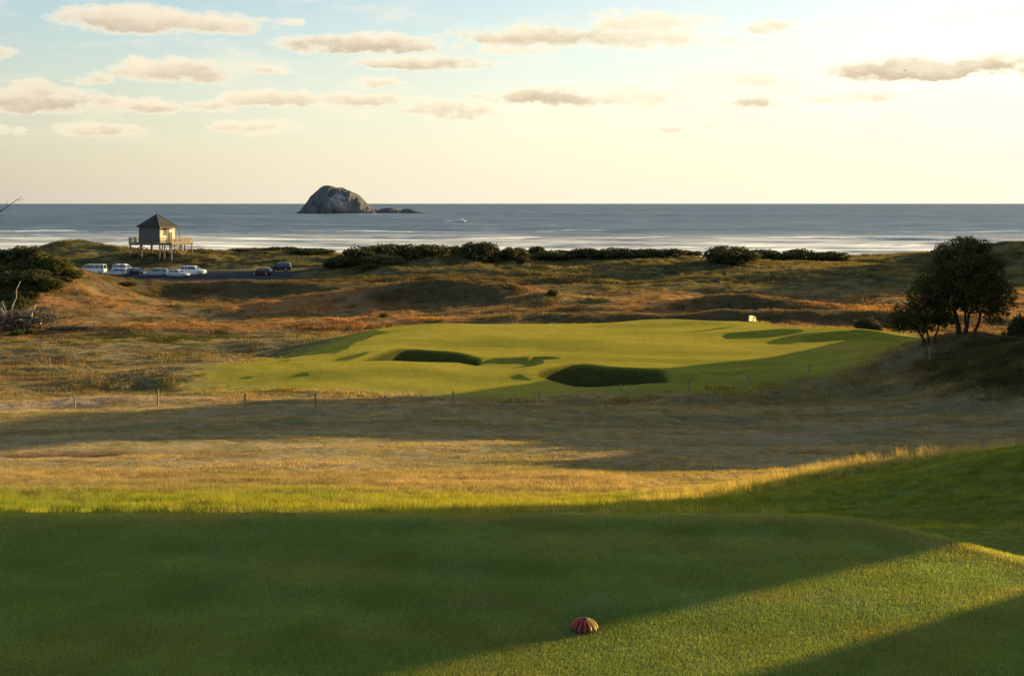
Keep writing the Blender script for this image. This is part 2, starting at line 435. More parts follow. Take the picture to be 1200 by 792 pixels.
def leaf_material(name, a, b, trans=.22):
    m, t = new_mat(name)
    isl = t.node('ShaderNodeNewGeometry').outputs['Random Per Island']
    pos = t.node('ShaderNodeTexCoord').outputs['Object']
    n = t.noise(pos, .9, 3)
    c = t.mix(t.math('MULTIPLY', t.math('ADD', isl, t.mr(n, .3, .7)), .5), rgba(a), rgba(b))
    p = t.node('ShaderNodeBsdfPrincipled'); t.put(p.inputs['Base Color'], c); p.inputs['Roughness'].default_value = .65; p.inputs['Specular IOR Level'].default_value = .12
    tr = t.node('ShaderNodeBsdfTranslucent'); t.put(tr.inputs['Color'], t.mix(1.0, c, (1.3, 1.2, .5, 1), 'MULTIPLY'))
    mx = t.node('ShaderNodeMixShader'); mx.inputs[0].default_value = trans
    t.l.new(p.outputs[0], mx.inputs[1]); t.l.new(tr.outputs[0], mx.inputs[2]); t.l.new(mx.outputs[0], t.out.inputs[0])
    return m

# ------------------------------------------------------------------ ground sheet
def build_ground():
    a = np.concatenate([np.linspace(-180, -60, 30)[:-1], np.linspace(-60, -27.5, 60)[:-1], np.linspace(-27.5, 28.5, 760),
                        np.linspace(28.5, 75, 240)[1:], np.linspace(75, 180, 50)[1:]])
    r = np.concatenate([np.linspace(0.25, 4, 24)[:-1], np.linspace(4, 9, 150)[:-1], np.linspace(9, 30, 130)[:-1], np.linspace(30, 85, 130)[:-1],
                        np.linspace(85, 150, 260)[:-1], np.linspace(150, 300, 260)[:-1], np.linspace(300, 460, 50)[:-1], np.geomspace(460, 32000, 30)])
    A, Rr = np.meshgrid(np.radians(a), r)
    X = Rr * np.sin(A); Y = Rr * np.cos(A)
    Z = terrain(X, Y)
    Z = np.where(Rr > 500, np.minimum(Z, -2.0 - (Rr - 500) * .0005), Z) if False else Z
    Z = np.where((Y < -150), np.interp(-Y, [150, 600, 32000], [8, 6, -28]), Z)
    V = np.stack([X, Y, Z], -1).reshape(-1, 3)
    nr, na = X.shape
    i = np.arange(nr - 1)[:, None] * na + np.arange(na - 1)[None, :]
    F = np.stack([i, i + 1, i + na + 1, i + na], -1).reshape(-1, 4)[:, ::-1]
    me = np_mesh('ground', V, F, ground_material(), smooth=True)
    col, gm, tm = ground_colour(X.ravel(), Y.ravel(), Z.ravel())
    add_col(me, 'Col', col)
    s = me.attributes.new('sward', 'FLOAT', 'POINT'); s.data.foreach_set('value', np.clip(np.maximum(gm, tm), 0, 1).astype(np.float32))
    return tag(link('ground', me), kind='structure')

# ------------------------------------------------------------------ scattered grass (uncountable)
def blades(n, rad, hmin, hmax, wid, lean, seg=2, seed=0, curve=.35):
    rg = np.random.default_rng(seed)
    ang = rg.uniform(0, 2 * np.pi, n); rr = rad * np.sqrt(rg.uniform(0, 1, n))
    px, py = rr * np.cos(ang), rr * np.sin(ang)
    h = rg.uniform(hmin, hmax, n); th = rg.uniform(0, 2 * np.pi, n)
    ld = rg.uniform(0, 2 * np.pi, n); la = rg.normal(0, lean, n)
    V, F = [], []
    wx, wy = np.cos(th) * wid / 2, np.sin(th) * wid / 2
    dx, dy = np.cos(ld) * la, np.sin(ld) * la
    out_v = []
    for k in range(seg):
        f = k / seg; w = 1 - .35 * f
        cx = px + dx * h * (f + curve * f * f); cy = py + dy * h * (f + curve * f * f); cz = h * f
        out_v += [np.stack([cx - wx * w, cy - wy * w, cz], -1), np.stack([cx + wx * w, cy + wy * w, cz], -1)]
    out_v.append(np.stack([px + dx * h * (1 + curve), py + dy * h * (1 + curve), h * (1 - .3 * np.abs(la))], -1))
    per = 2 * seg + 1
    V = np.stack(out_v, 1).reshape(-1, 3)
    o = np.arange(n) * per
    T = []
    for k in range(seg - 1):
        b = o + 2 * k
        T += [np.stack([b, b + 1, b + 3], -1), np.stack([b, b + 3, b + 2], -1)]
    b = o + 2 * (seg - 1)
    T.append(np.stack([b, b + 1, b + 2], -1))
    return V, np.concatenate(T)

def scatter(name, label, protos, X, Y, scale, tint, zoff=-.01, tilt=True):
    Z = terrain(X, Y) + zoff
    me = bpy.data.meshes.new(name); n = len(X)
    me.vertices.add(n); me.vertices.foreach_set('co', np.stack([X, Y, Z], -1).astype(np.float32).ravel())
    a = me.attributes.new('sc', 'FLOAT', 'POINT'); a.data.foreach_set('value', np.asarray(scale, np.float32))
    a = me.attributes.new('rz', 'FLOAT_VECTOR', 'POINT')
    rot = np.zeros((n, 3), np.float32)
    if tilt:
        e = .15
        gx = (terrain(X + e, Y) - terrain(X - e, Y)) / (2 * e); gy = (terrain(X, Y + e) - terrain(X, Y - e)) / (2 * e)
        rot[:, 0] = np.arctan(gy) * .9; rot[:, 1] = -np.arctan(gx) * .9
    rot[:, 2] = RNG.integers(0, 10, n) * 0.0
    a.data.foreach_set('vector', rot.ravel())
    a = me.attributes.new('yaw', 'FLOAT', 'POINT'); a.data.foreach_set('value', RNG.uniform(0, 6.283, n).astype(np.float32))
    a = me.attributes.new('tint', 'FLOAT_COLOR', 'POINT'); d = np.ones((n, 4), np.float32); d[:, :3] = tint; a.data.foreach_set('color', d.ravel())
    col = bpy.data.collections.new(name + '_clumps')
    for p in protos: col.objects.link(bpy.data.objects.new(name + '_clump', p))
    o = link(name, me)
    g = bpy.data.node_groups.new(name, 'GeometryNodeTree')
    g.interface.new_socket('Geometry', in_out='INPUT', socket_type='NodeSocketGeometry'); g.interface.new_socket('Geometry', in_out='OUTPUT', socket_type='NodeSocketGeometry')
    N = g.nodes; L = g.links
    gi, go = N.new('NodeGroupInput'), N.new('NodeGroupOutput')
    ci = N.new('GeometryNodeCollectionInfo'); ci.inputs[0].default_value = col; ci.inputs['Separate Children'].default_value = True; ci.inputs['Reset Children'].default_value = True
    ip = N.new('GeometryNodeInstanceOnPoints'); ip.inputs['Pick Instance'].default_value = True
    def na(nm, ty):
        q = N.new('GeometryNodeInputNamedAttribute'); q.data_type = ty; q.inputs[0].default_value = nm
        return q.outputs['Attribute']
    L.new(gi.outputs[0], ip.inputs['Points']); L.new(ci.outputs[0], ip.inputs['Instance'])
    L.new(na('rz', 'FLOAT_VECTOR'), ip.inputs['Rotation']); L.new(na('sc', 'FLOAT'), ip.inputs['Scale'])
    rt = N.new('GeometryNodeRotateInstances'); L.new(ip.outputs[0], rt.inputs['Instances'])
    cx = N.new('ShaderNodeCombineXYZ'); L.new(na('yaw', 'FLOAT'), cx.inputs[2]); L.new(cx.outputs[0], rt.inputs['Rotation'])
    L.new(rt.outputs[0], go.inputs[0])
    md = o.modifiers.new('scatter', 'NODES'); md.node_group = g
    return tag(o, label=label, cat='scrub' if 'thicket' in name else 'grass', kind='stuff')

def rand_area(n, x0, x1, y0, y1, infrustum=True, margin=.05, pw=1.0):
    """random ground positions, thinning with distance"""
    Y = y0 + (y1 - y0) * RNG.uniform(0, 1, n * 3) ** pw
    X = RNG.uniform(x0, x1, n * 3)
    if infrustum:
        X = RNG.uniform(-.4615 - margin, .4615 + margin, n * 3) * (Y + 1.0)
    k = np.arange(len(X))[:n]
    return X[k], Y[k]

def build_grass():
    g_tee = grass_material('mown_turf', None, .60, 1.75, .3); g_r = grass_material('rough_grass', None, .5, 1.4, .35)
    g_d = grass_material('dry_tussock', None, .45, 1.3, .4)
    def P(nm, mat, k, *a, **kw):
        out = []
        for s in range(k):
            V, F = blades(*a, seed=100 + s * 7 + len(nm), **kw); out.append(np_mesh(nm, V, F, mat))
        return out
    # tee turf
    X = []; Y = []
    n = 16000
    y = RNG.uniform(3.2, 6.75, n); x = RNG.uniform(-.52, .52, n) * (y + .5)
    td = poly_sd(x, y, TEE); k = td > -.05; x, y = x[k], y[k]
    col, _, _ = ground_colour(x, y, None)
    scatter('tee_turf', 'closely mown dark green turf covering the tee in the foreground', P('turf_patch', g_tee, 4, 190, .09, .005, .0145, .0014, .3, seg=1), x, y,
            RNG.uniform(.8, 1.25, len(x)), col, zoff=-.002)
    # rough below the tee and on the right shoulder
    n = 30000
    y = 6.6 + (32 - 6.6) * RNG.uniform(0, 1, n) ** .8; x = RNG.uniform(-.52, .56, n) * (y + 1)
    td = poly_sd(x, y, TEE); k = td < -.02; x, y = x[k], y[k]
    col, _, _ = ground_colour(x, y, None)
    s = RNG.uniform(.45, 1.15, len(x)) * (.55 + .45 * sstep(7, 10, y)) * (.5 + fbm(x / 1.5, y / 1.2, 77, 3)) * (1 - .5 * sstep(1, 4, x))
    scatter('rough_grass', 'yellow green rough grass growing on the slope just beyond the tee', P('rough_clump', g_r, 4, 90, .17, .05, .17, .005, .45), x, y, s, col)
    # grass over the added shadow-casting ridge outside the right edge
    n = 15000
    y = 3 + 130 * RNG.uniform(0, 1, n) ** 1.4; x = y * RNG.uniform(.52, 1.5, n) + RNG.uniform(2, 9, n)
    uu, _t = ut(x, y); k = (uu < 2.4) | (uu > 4.8); x, y = x[k], y[k]; n = len(x)
    col, _, _ = ground_colour(x, y, None)
    scatter('side_ridge_grass', 'rough grass on the unseen added ridge beyond the right edge', P('side_clump', g_r, 3, 60, .35, .06, .22, .012, .45), x, y, RNG.uniform(.5, 1.3, n) * (.8 + y / 60), col)
    # dry slope
    n = 34000
    y = 22 + (96 - 22) * RNG.uniform(0, 1, n) ** .9; x = RNG.uniform(-.52, .52, n) * (y + 2)
    g = poly_sd(x, y, GREEN); k = g < -1; x, y = x[k], y[k]
    col, _, _ = ground_colour(x, y, None)
    s = RNG.uniform(.35, 1.1, len(x)) * (.3 + 1.2 * fbm(x / 4, y / 3, 79, 4)) * (1 + sstep(50, 90, y))
    scatter('dry_grass', 'short tan dry grass covering the slope down to the wire fence', P('dry_clump', g_d, 4, 60, .30, .03, .12, .010, .6), x, y, s, col)
    # tall seed heads along the shoulder of the rough
    n = 650
    x = RNG.uniform(2.0, 8.5, n); y = 17.2 + .22 * x + RNG.normal(0, .55, n)
    col, _, _ = ground_colour(x, y, None); col = col * .4 + np.array([.34, .25, .10]) * .6
    scatter('seed_head_grass', 'tall pale seed heads standing along the crest of the right rough', P('seed_clump', g_r, 3, 14, .10, .12, .34, .006, .22), x, y, RNG.uniform(.35, .85, n), col)
    # heath round the green
    n = 42000
    y = 84 + (205 - 84) * RNG.uniform(0, 1, n); x = RNG.uniform(-.51, .53, n) * (y + 2)
    g = poly_sd(x, y, GREEN); k = (g < 1.2 - 3.5 * RNG.uniform(0, 1, len(x))); x, y = x[k], y[k]
    cp = np.maximum(np.abs((x + 64) / 25), np.abs((y - 214) / 24)) > 1; x, y = x[cp], y[cp]
    col, _, _ = ground_colour(x, y, None)
    s = (.28 + .65 * RNG.uniform(0, 1, len(x)) + 1.3 * RNG.uniform(0, 1, len(x)) ** 9) * (.25 + 1.3 * fbm(x / 6, y / 4, 83, 4) ** 1.3)
    scatter('heath_tussock', 'rust brown heath and tussock rolling around and behind the green', P('heath_clump', g_d, 4, 46, .55, .08, .34, .035, .55), x, y, s, col)
    # dune grass
    n = 34000
    y = 196 + (330 - 196) * RNG.uniform(0, 1, n); x = RNG.uniform(-.5, .52, n) * y
    cp = np.maximum(np.abs((x + 64) / 26), np.abs((y - 214) / 27)) > 1; x, y = x[cp], y[cp]
    col, _, _ = ground_colour(x, y, None)
    s = RNG.uniform(.35, 1.1, len(x)) * (.3 + 1.2 * fbm(x / 9, y / 7, 89, 4))
    scatter('dune_grass', 'grey green marram grass covering the far dunes before the beach', P('dune_clump', g_d, 4, 44, .9, .15, .65, .06, .5), x, y, s, col)
    # dark growth on the right dune
    n = 7000
    x = RNG.normal(42, 6, n); y = RNG.normal(83, 9, n)
    k = (x / y < .50) & (np.exp(-0.5 * ((x - 43) / 8.0) ** 2 - 0.5 * ((y - 83) / 10.5) ** 2) > .28) & (y > 60); x, y = x[k], y[k]
    col, _, _ = ground_colour(x, y, None)
    scatter('dune_scrub', 'dark olive scrub covering the dune at the right edge', P('scrub_clump', g_d, 3, 60, .45, .08, .36, .04, .6), x, y, RNG.uniform(.4, 1.2, len(x)), col)

# ------------------------------------------------------------------ sea
def build_sea():
    m, t = new_mat('sea_water')
    pos = t.node('ShaderNodeNewGeometry').outputs['Position']
    sx = t.node('ShaderNodeSeparateXYZ'); t.put(sx.inputs[0], pos); x, y = sx.outputs[0], sx.outputs[1]
    def stretched(kx, ky, detail=5, rough=.6, off=0.0):
        cb = t.node('ShaderNodeCombineXYZ'); t.put(cb.inputs[0], t.math('MULTIPLY', x, kx)); t.put(cb.inputs[1], t.math('MULTIPLY', y, ky)); cb.inputs[2].default_value = off
        return t.noise(cb.outputs[0], 1.0, detail, rough)
    chop = stretched(.030, .042, 7, .66); streak = stretched(.006, .008, 5, .65, 3.0); huge = stretched(.0008, .0016, 4, .6, 7.0)
    # breaker bands
    wob = t.math('MULTIPLY', t.math('SUBTRACT', stretched(.004, .002, 3, .5, 11.0), .5), 150.0)
    yy = t.math('ADD', y, wob)
    brk = stretched(.018, .050, 7, .74, 5.0); soft = stretched(.010, .026, 7, .70, 9.0)
    foam = None
    for (yc, wd, st, lo) in ((452, 26, 1.0, .30), (500, 16, .9, .42), (548, 12, 1.0, .44), (600, 10, .75, .50), (668, 13, 1.0, .45), (735, 9, .6, .54), (835, 12, .75, .53), (960, 12, .4, .58)):
        d = t.math('DIVIDE', t.math('ABSOLUTE', t.math('SUBTRACT', yy, float(yc))), float(wd))
        b = t.math('MULTIPLY', t.mr(d, 0.1, 1.25, st * .9, 0.0), t.mr(brk, lo - .12, lo + .12))
        foam = b if foam is None else t.math('MAXIMUM', foam, b)
    wash = t.math('MULTIPLY', t.mr(yy, 430.0, 900.0, .85, 0.0), t.mr(soft, .38, .62))
    foam = t.math('MAXIMUM', foam, wash)
    ex = t.math('DIVIDE', t.math('ADD', x, 345.0), 112.0); ey = t.math('DIVIDE', t.math('SUBTRACT', y, 2360.0), 75.0)
    er = t.math('SQRT', t.math('ADD', t.math('MULTIPLY', ex, ex), t.math('MULTIPLY', ey, ey)))
    foam = t.math('MAXIMUM', foam, t.math('MULTIPLY', t.mr(er, .9, 1.35, .8, 0.0), t.mr(brk, .40, .58)))
    deep = t.mix(t.mr(chop, .35, .65), (.085, .145, .205, 1), (.21, .275, .335, 1))
    swell = stretched(.0035, .0125, 4, .62, 17.0); patch = stretched(.0011, .0030, 4, .6, 23.0)
    deep = t.mix(t.mr(swell, .42, .60, 0, .75), deep, (.055, .095, .14, 1))
    deep = t.mix(t.mr(patch, .45, .62, 0, .6), deep, (.25, .31, .36, 1))
    deep = t.mix(t.mr(streak, .40, .62, 0, .7), deep, (.19, .235, .265, 1))
    deep = t.mix(t.mr(huge, .4, .65, 0, .5), deep, (.06, .11, .16, 1))
    # wind chop: crests grow longer and farther apart away from the shore
    cb = t.node('ShaderNodeCombineXYZ'); t.put(cb.inputs[0], t.math('MULTIPLY', x, .016)); t.put(cb.inputs[1], t.math('MULTIPLY', t.math('LOGARITHM', y, math.e), 26.0)); cb.inputs[2].default_value = 4.0
    crest = t.noise(cb.outputs[0], 1.0, 5, .68)
    deep = t.mix(t.mr(crest, .50, .66, 0, .85), deep, (.34, .39, .43, 1)); deep = t.mix(t.mr(crest, .48, .34, 0, .7), deep, (.045, .085, .13, 1))
    sand = t.mix(t.mr(yy, 520.0, 900.0, 1.0, 0.0), deep, (.24, .25, .24, 1))
    col = t.mix(foam, sand, (.80, .79, .78, 1))
    b = t.node('ShaderNodeBump'); b.inputs['Strength'].default_value = 1.0; b.inputs['Distance'].default_value = 1.0
    t.put(b.inputs['Height'], t.math('ADD', t.math('MULTIPLY', chop, 3.2), t.math('MULTIPLY', streak, 4.0)))
    p = t.node('ShaderNodeBsdfPrincipled'); t.put(p.inputs['Base Color'], sand); t.put(p.inputs['Normal'], b.outputs[0])
    p.inputs['IOR'].default_value = 1.33; p.inputs['Roughness'].default_value = .34; p.inputs['Specular IOR Level'].default_value = .34
    # foam is a heap of bubbles facing every way
    gn = t.node('ShaderNodeNewGeometry').outputs['Normal']; fs_ = []
    for ang in (30, 210):
        fd = t.node('ShaderNodeBsdfDiffuse'); fd.inputs['Color'].default_value = (.86, .87, .89, 1)
        t.put(fd.inputs['Normal'], t.vmath('NORMALIZE', t.vmath('ADD', gn, (math.cos(R(ang)) * .75, math.sin(R(ang)) * .75, 0)))); fs_.append(fd)
    fd = t.node('ShaderNodeMixShader'); fd.inputs[0].default_value = .5; t.l.new(fs_[0].outputs[0], fd.inputs[1]); t.l.new(fs_[1].outputs[0], fd.inputs[2])
    mx = t.node('ShaderNodeMixShader'); t.put(mx.inputs[0], foam); t.l.new(p.outputs[0], mx.inputs[1]); t.l.new(fd.outputs[0], mx.inputs[2])
    t.l.new(mx.outputs[0], t.out.inputs[0]); m.cycles.use_bump_map_correction = False
    ys = np.concatenate([np.linspace(395, 900, 260)[:-1], np.geomspace(900, 32000, 60)])
    k = np.linspace(-1, 1, 420); k = np.sign(k) * np.abs(k) ** 1.4
    K, Yg = np.meshgrid(k, ys)
    X = K * (Yg * 1.1 + 300)
    wv = (fbm(X / 90, Yg / 200, 91, 3) - .5) * 150
    Z = np.zeros_like(X)
    for yc, a, w in ((500, .7, 7), (548, .9, 7), (600, .7, 8), (668, 1.4, 9), (735, .8, 9), (835, 1.3, 11)):
        q = (Yg + wv * 0.6 - yc) / w
        Z += a * np.exp(-q * q) * (.3 + 1.2 * fbm(X / 40, Yg / 300 + yc, 93, 3))
    V = np.stack([X, Yg, Z], -1).reshape(-1, 3); nr, na = X.shape
    i = np.arange(nr - 1)[:, None] * na + np.arange(na - 1)[None, :]
    F = np.stack([i, i + 1, i + na + 1, i + na], -1).reshape(-1, 4)
    tag(link('sea', np_mesh('sea', V, F, m, smooth=True)), kind='structure')

# ------------------------------------------------------------------ island and reef rocks
def rock_mat():
    m, t = new_mat('sea_rock')
    pos = t.node('ShaderNodeTexCoord').outputs['Object']
    n = t.noise(pos, .05, 8, .65); n2 = t.noise(pos, .012, 4, .6)
    sx = t.node('ShaderNodeSeparateXYZ'); t.put(sx.inputs[0], pos)
    cb = t.node('ShaderNodeCombineXYZ'); t.put(cb.inputs[0], t.math('MULTIPLY', sx.outputs[0], .09)); t.put(cb.inputs[1], t.math('MULTIPLY', sx.outputs[1], .09)); t.put(cb.inputs[2], t.math('MULTIPLY', sx.outputs[2], .02))
    stk = t.noise(cb.outputs[0], 1.0, 5, .7)
    c = t.mix(t.mr(n, .3, .7), (.10, .092, .088, 1), (.18, .165, .155, 1))
    gx = t.math('ABSOLUTE', t.math('DIVIDE', t.math('SUBTRACT', sx.outputs[0], 6.0), 30.0)); gzv = t.math('ABSOLUTE', t.math('DIVIDE', t.math('SUBTRACT', sx.outputs[2], 26.0), 20.0))
    mk = t.math('MULTIPLY', t.math('MULTIPLY', t.mr(gx, .3, 1.0, 1, 0), t.mr(gzv, .3, 1.0, 1, 0)), t.mr(stk, .42, .62))
    c = t.mix(t.math('MULTIPLY', mk, .85), c, (.50, .50, .52, 1))
    c = t.mix(t.mr(sx.outputs[2], 1.0, 6.0, .7, 0.0), c, (.10, .085, .07, 1))
    b = t.node('ShaderNodeBump'); b.inputs['Distance'].default_value = 8.0; b.inputs['Strength'].default_value = .9; t.put(b.inputs['Height'], n)
    d = t.node('ShaderNodeBsdfDiffuse'); t.put(d.inputs['Color'], c); t.put(d.inputs['Normal'], b.outputs[0]); t.l.new(d.outputs[0], t.out.inputs[0])
    return m

def rock(name, label, prof, Y, depth, mat, seed, cat='rock', group=None):
    px = np.array([p[0] for p in prof], float); h = np.array([p[1] for p in prof], float)
    X = (px - 600) / FPX * Y; hh = h / FPX * Y
    xs = np.linspace(X[0], X[-1], 130); cx = (X[0] + X[-1]) / 2
    hp = pchip(X, hh)(xs)
    q = np.linspace(-1, 1, 60)
    Xg, Q = np.meshgrid(xs, q)
    H = np.tile(hp, (60, 1))
    dd = depth * (.35 + .65 * np.sqrt(np.clip(H / hh.max(), 0, 1)))
    Yg = Q * dd
    env = np.clip(1 - np.abs(Q) ** 2.4, 0, 1) ** .6
    Zg = H * env
    nz = (fbm(Xg / 18, Yg / 18 + Zg / 14, seed, 5) - .5)
    Zg = Zg * (1 + .14 * nz) - 1.2
    Yg = Yg + (fbm(Xg / 10, Zg / 20, seed + 9, 4) - .5) * depth * .35
    V = np.stack([Xg - cx, Yg, Zg], -1).reshape(-1, 3); nr, na = Xg.shape
    i = np.arange(nr - 1)[:, None] * na + np.arange(na - 1)[None, :]
    F = np.stack([i, i + 1, i + na + 1, i + na], -1).reshape(-1, 4)
    o = link(name, np_mesh(name, V, F, mat, smooth=True), loc=(cx, Y, 0))
    return tag(o, label, cat, group)

def foam_lumps(name, label, cx, cy, spread, n, mat, cat, seed=3):
    rg = random.Random(seed); mb = MB()
    for i in range(n):
        if i % 5 < 2: x = rg.uniform(-spread[0] * 3, spread[0] * 2); hgt = rg.random() * 1.0
        else:
            q = rg.uniform(-1, 1); x = spread[0] * (.7 + .95 * q); hgt = spread[2] * .8 * math.sqrt(1 - q * q) * rg.random() ** .8 * (.7 + .3 * math.sin(q * 5))
        y = rg.gauss(0, spread[1]); r = rg.uniform(.35, 1.3) * (.6 + .4 * rg.random())
        a = [Vector((rg.gauss(0, 1), rg.gauss(0, 1), rg.gauss(0, 1))).normalized() * r for _ in range(4)]
        for f in ((0, 1, 2), (0, 2, 3), (0, 3, 1), (1, 3, 2)):
            pass
        mb.add([v + Vector((x, y, hgt)) for v in a], [(0, 1, 2), (0, 2, 3), (0, 3, 1), (1, 3, 2)])
    o = mb.build(name, mat); o.location = (cx, cy, .2)
    return tag(o, label, cat)

# ------------------------------------------------------------------ foliage
def leaf_cloud(lobes, n, size, seed, inner=.35, aspect=.55, droop=0.0):
    """lobes: (cx, cy, cz, rx, ry, rz). Leaves sit mostly near the shells, oriented at random, gaps left by a clump noise"""
    rg = np.random.default_rng(seed)
    L = np.array(lobes, float); w = (L[:, 3] * L[:, 4] + L[:, 4] * L[:, 5] + L[:, 3] * L[:, 5]); w /= w.sum()
    idx = rg.choice(len(L), n * 2, p=w)
    d = rg.normal(0, 1, (n * 2, 3)); d /= np.linalg.norm(d, axis=1)[:, None]
    rad = np.where(rg.uniform(0, 1, n * 2) < inner, rg.uniform(.3, .9, n * 2), rg.normal(.97, .09, n * 2))
    # twigs: bunch the leaves
    a1 = np.arctan2(d[:, 1], d[:, 0]); a2 = d[:, 2]
    bunch = vnoise(a1 * 2.6 + idx * 7.7, a2 * 3.2 + idx * 3.1, seed)
    rad = rad * (.78 + .40 * bunch)
    keep = (rg.uniform(0, 1, n * 2) < sstep(.2, .55, bunch) * .95 + .05)
    d, rad, idx = d[keep][:n], rad[keep][:n], idx[keep][:n]
    P = L[idx, :3] + d * rad[:, None] * L[idx, 3:]
    n = len(P)
    nv = d * .7 + rg.normal(0, .75, (n, 3)); nv /= np.linalg.norm(nv, axis=1)[:, None]
    tv = np.cross(nv, rg.normal(0, 1, (n, 3))); tv[:, 2] -= droop; tv /= np.linalg.norm(tv, axis=1)[:, None]
    bv = np.cross(nv, tv)
    s = size * rg.uniform(.6, 1.35, n)[:, None]
    q = [P - tv * s * .5, P + bv * s * aspect * .5, P + tv * s * .5 + nv * s * .12, P - bv * s * aspect * .5]
    V = np.stack(q, 1).reshape(-1, 3); F = np.arange(n * 4).reshape(-1, 4)
    return V, F

def limb(mb, p0, p1, r0, r1, rg, wob=.12, k=5):
    p0, p1 = Vector(p0), Vector(p1); L = (p1 - p0).length; pts, rad = [], []
    for i in range(k + 1):
        f = i / k; j = Vector((rg.gauss(0, 1), rg.gauss(0, 1), rg.gauss(0, .5))) * L * wob * (.5 if 0 < i < k else 0) * .5
        pts.append(p0.lerp(p1, f) + j); rad.append(r0 + (r1 - r0) * f)
    mb.tube(pts, rad, 7)
    return pts

def tree(name, label, loc, stems, lobes, nleaf, lsize, leafm, barkm, seed, cat='tree', group=None):
    rg = random.Random(seed); root = empty(name, loc, 0, .81)
    tag(root, label, cat, group)
    mb = MB()
    for (b, fork, r) in stems:
        mb.tube([Vector(b) + Vector((0, 0, -.4)), Vector(b) + Vector((0, 0, .02))], [r * 1.7, r * 1.25], 8, cap=False)
        pts = limb(mb, b, fork, r * 1.25, r * .8, rg, .10)
        near = sorted(lobes, key=lambda q: (Vector(q[:3]) - Vector(fork)).length)[:5]
        for q in near:
            tip = Vector(q[:3]) + Vector((rg.uniform(-.4, .4) * q[3], rg.uniform(-.4, .4) * q[4], rg.uniform(-.1, .5) * q[5]))
            pp = limb(mb, fork, tip, r * .55, r * .12, rg, .16)
            for _ in range(3):
                t2 = Vector(q[:3]) + Vector((rg.uniform(-1, 1) * q[3], rg.uniform(-1, 1) * q[4], rg.uniform(-.8, .9) * q[5])) * .85
                limb(mb, pp[3], t2, r * .25, r * .05, rg, .2, 4)
    mb.build('trunk', barkm, root, smooth=True)
    V, F = leaf_cloud(lobes, nleaf, lsize, seed)
    link('crown', np_mesh('crown', V, F, leafm), root)
    return root

# ------------------------------------------------------------------ car
def loft_body(mb, secs, mi=0):
    """secs: list of (x, [(y,z)...]) rings with equal counts, closed at both ends"""
    n = len(secs[0][1]); vs = [(x, y, z) for x, ring in secs for y, z in ring]; fs = []
    for i in range(len(secs) - 1):
        for k in range(n):
            fs.append((i * n + k, i * n + (k + 1) % n, (i + 1) * n + (k + 1) % n, (i + 1) * n + k))
    fs.append(tuple(range(n))); fs.append(tuple((len(secs) - 1) * n + k for k in range(n))[::-1])
    mb.add(vs, fs, mi)

CAR_KINDS = {
 # L, W, belt, roof, bonnet height; windscreen base/top x, rear glass top/base x (x forward)
 'sedan': dict(L=4.6, W=1.76, belt=.92, roof=1.42, hood=.82, deck=.95, ws0=.95, ws1=.25, rw1=-1.0, rw0=-1.65, wb=1.35, r=.31),
 'hatch': dict(L=4.1, W=1.72, belt=.93, roof=1.47, hood=.86, deck=.93, ws0=1.0, ws1=.30, rw1=-1.65, rw0=-1.95, wb=1.25, r=.31),
 'wagon': dict(L=4.7, W=1.78, belt=.95, roof=1.50, hood=.86, deck=.95, ws0=1.0, ws1=.30, rw1=-1.95, rw0=-2.22, wb=1.35, r=.32),
 'suv':   dict(L=4.7, W=1.86, belt=1.12, roof=1.80, hood=1.06, deck=1.12, ws0=1.05, ws1=.45, rw1=-2.05, rw0=-2.25, wb=1.38, r=.38),
 'ute':   dict(L=5.1, W=1.82, belt=1.13, roof=1.80, hood=1.08, deck=1.13, ws0=1.15, ws1=.60, rw1=-2.2, rw0=-2.42, wb=1.52, r=.39),
 'van':   dict(L=4.9, W=1.80, belt=1.15, roof=2.0, hood=1.10, deck=1.15, ws0=2.1, ws1=1.45, rw1=-2.25, rw0=-2.40, wb=1.45, r=.34),
}
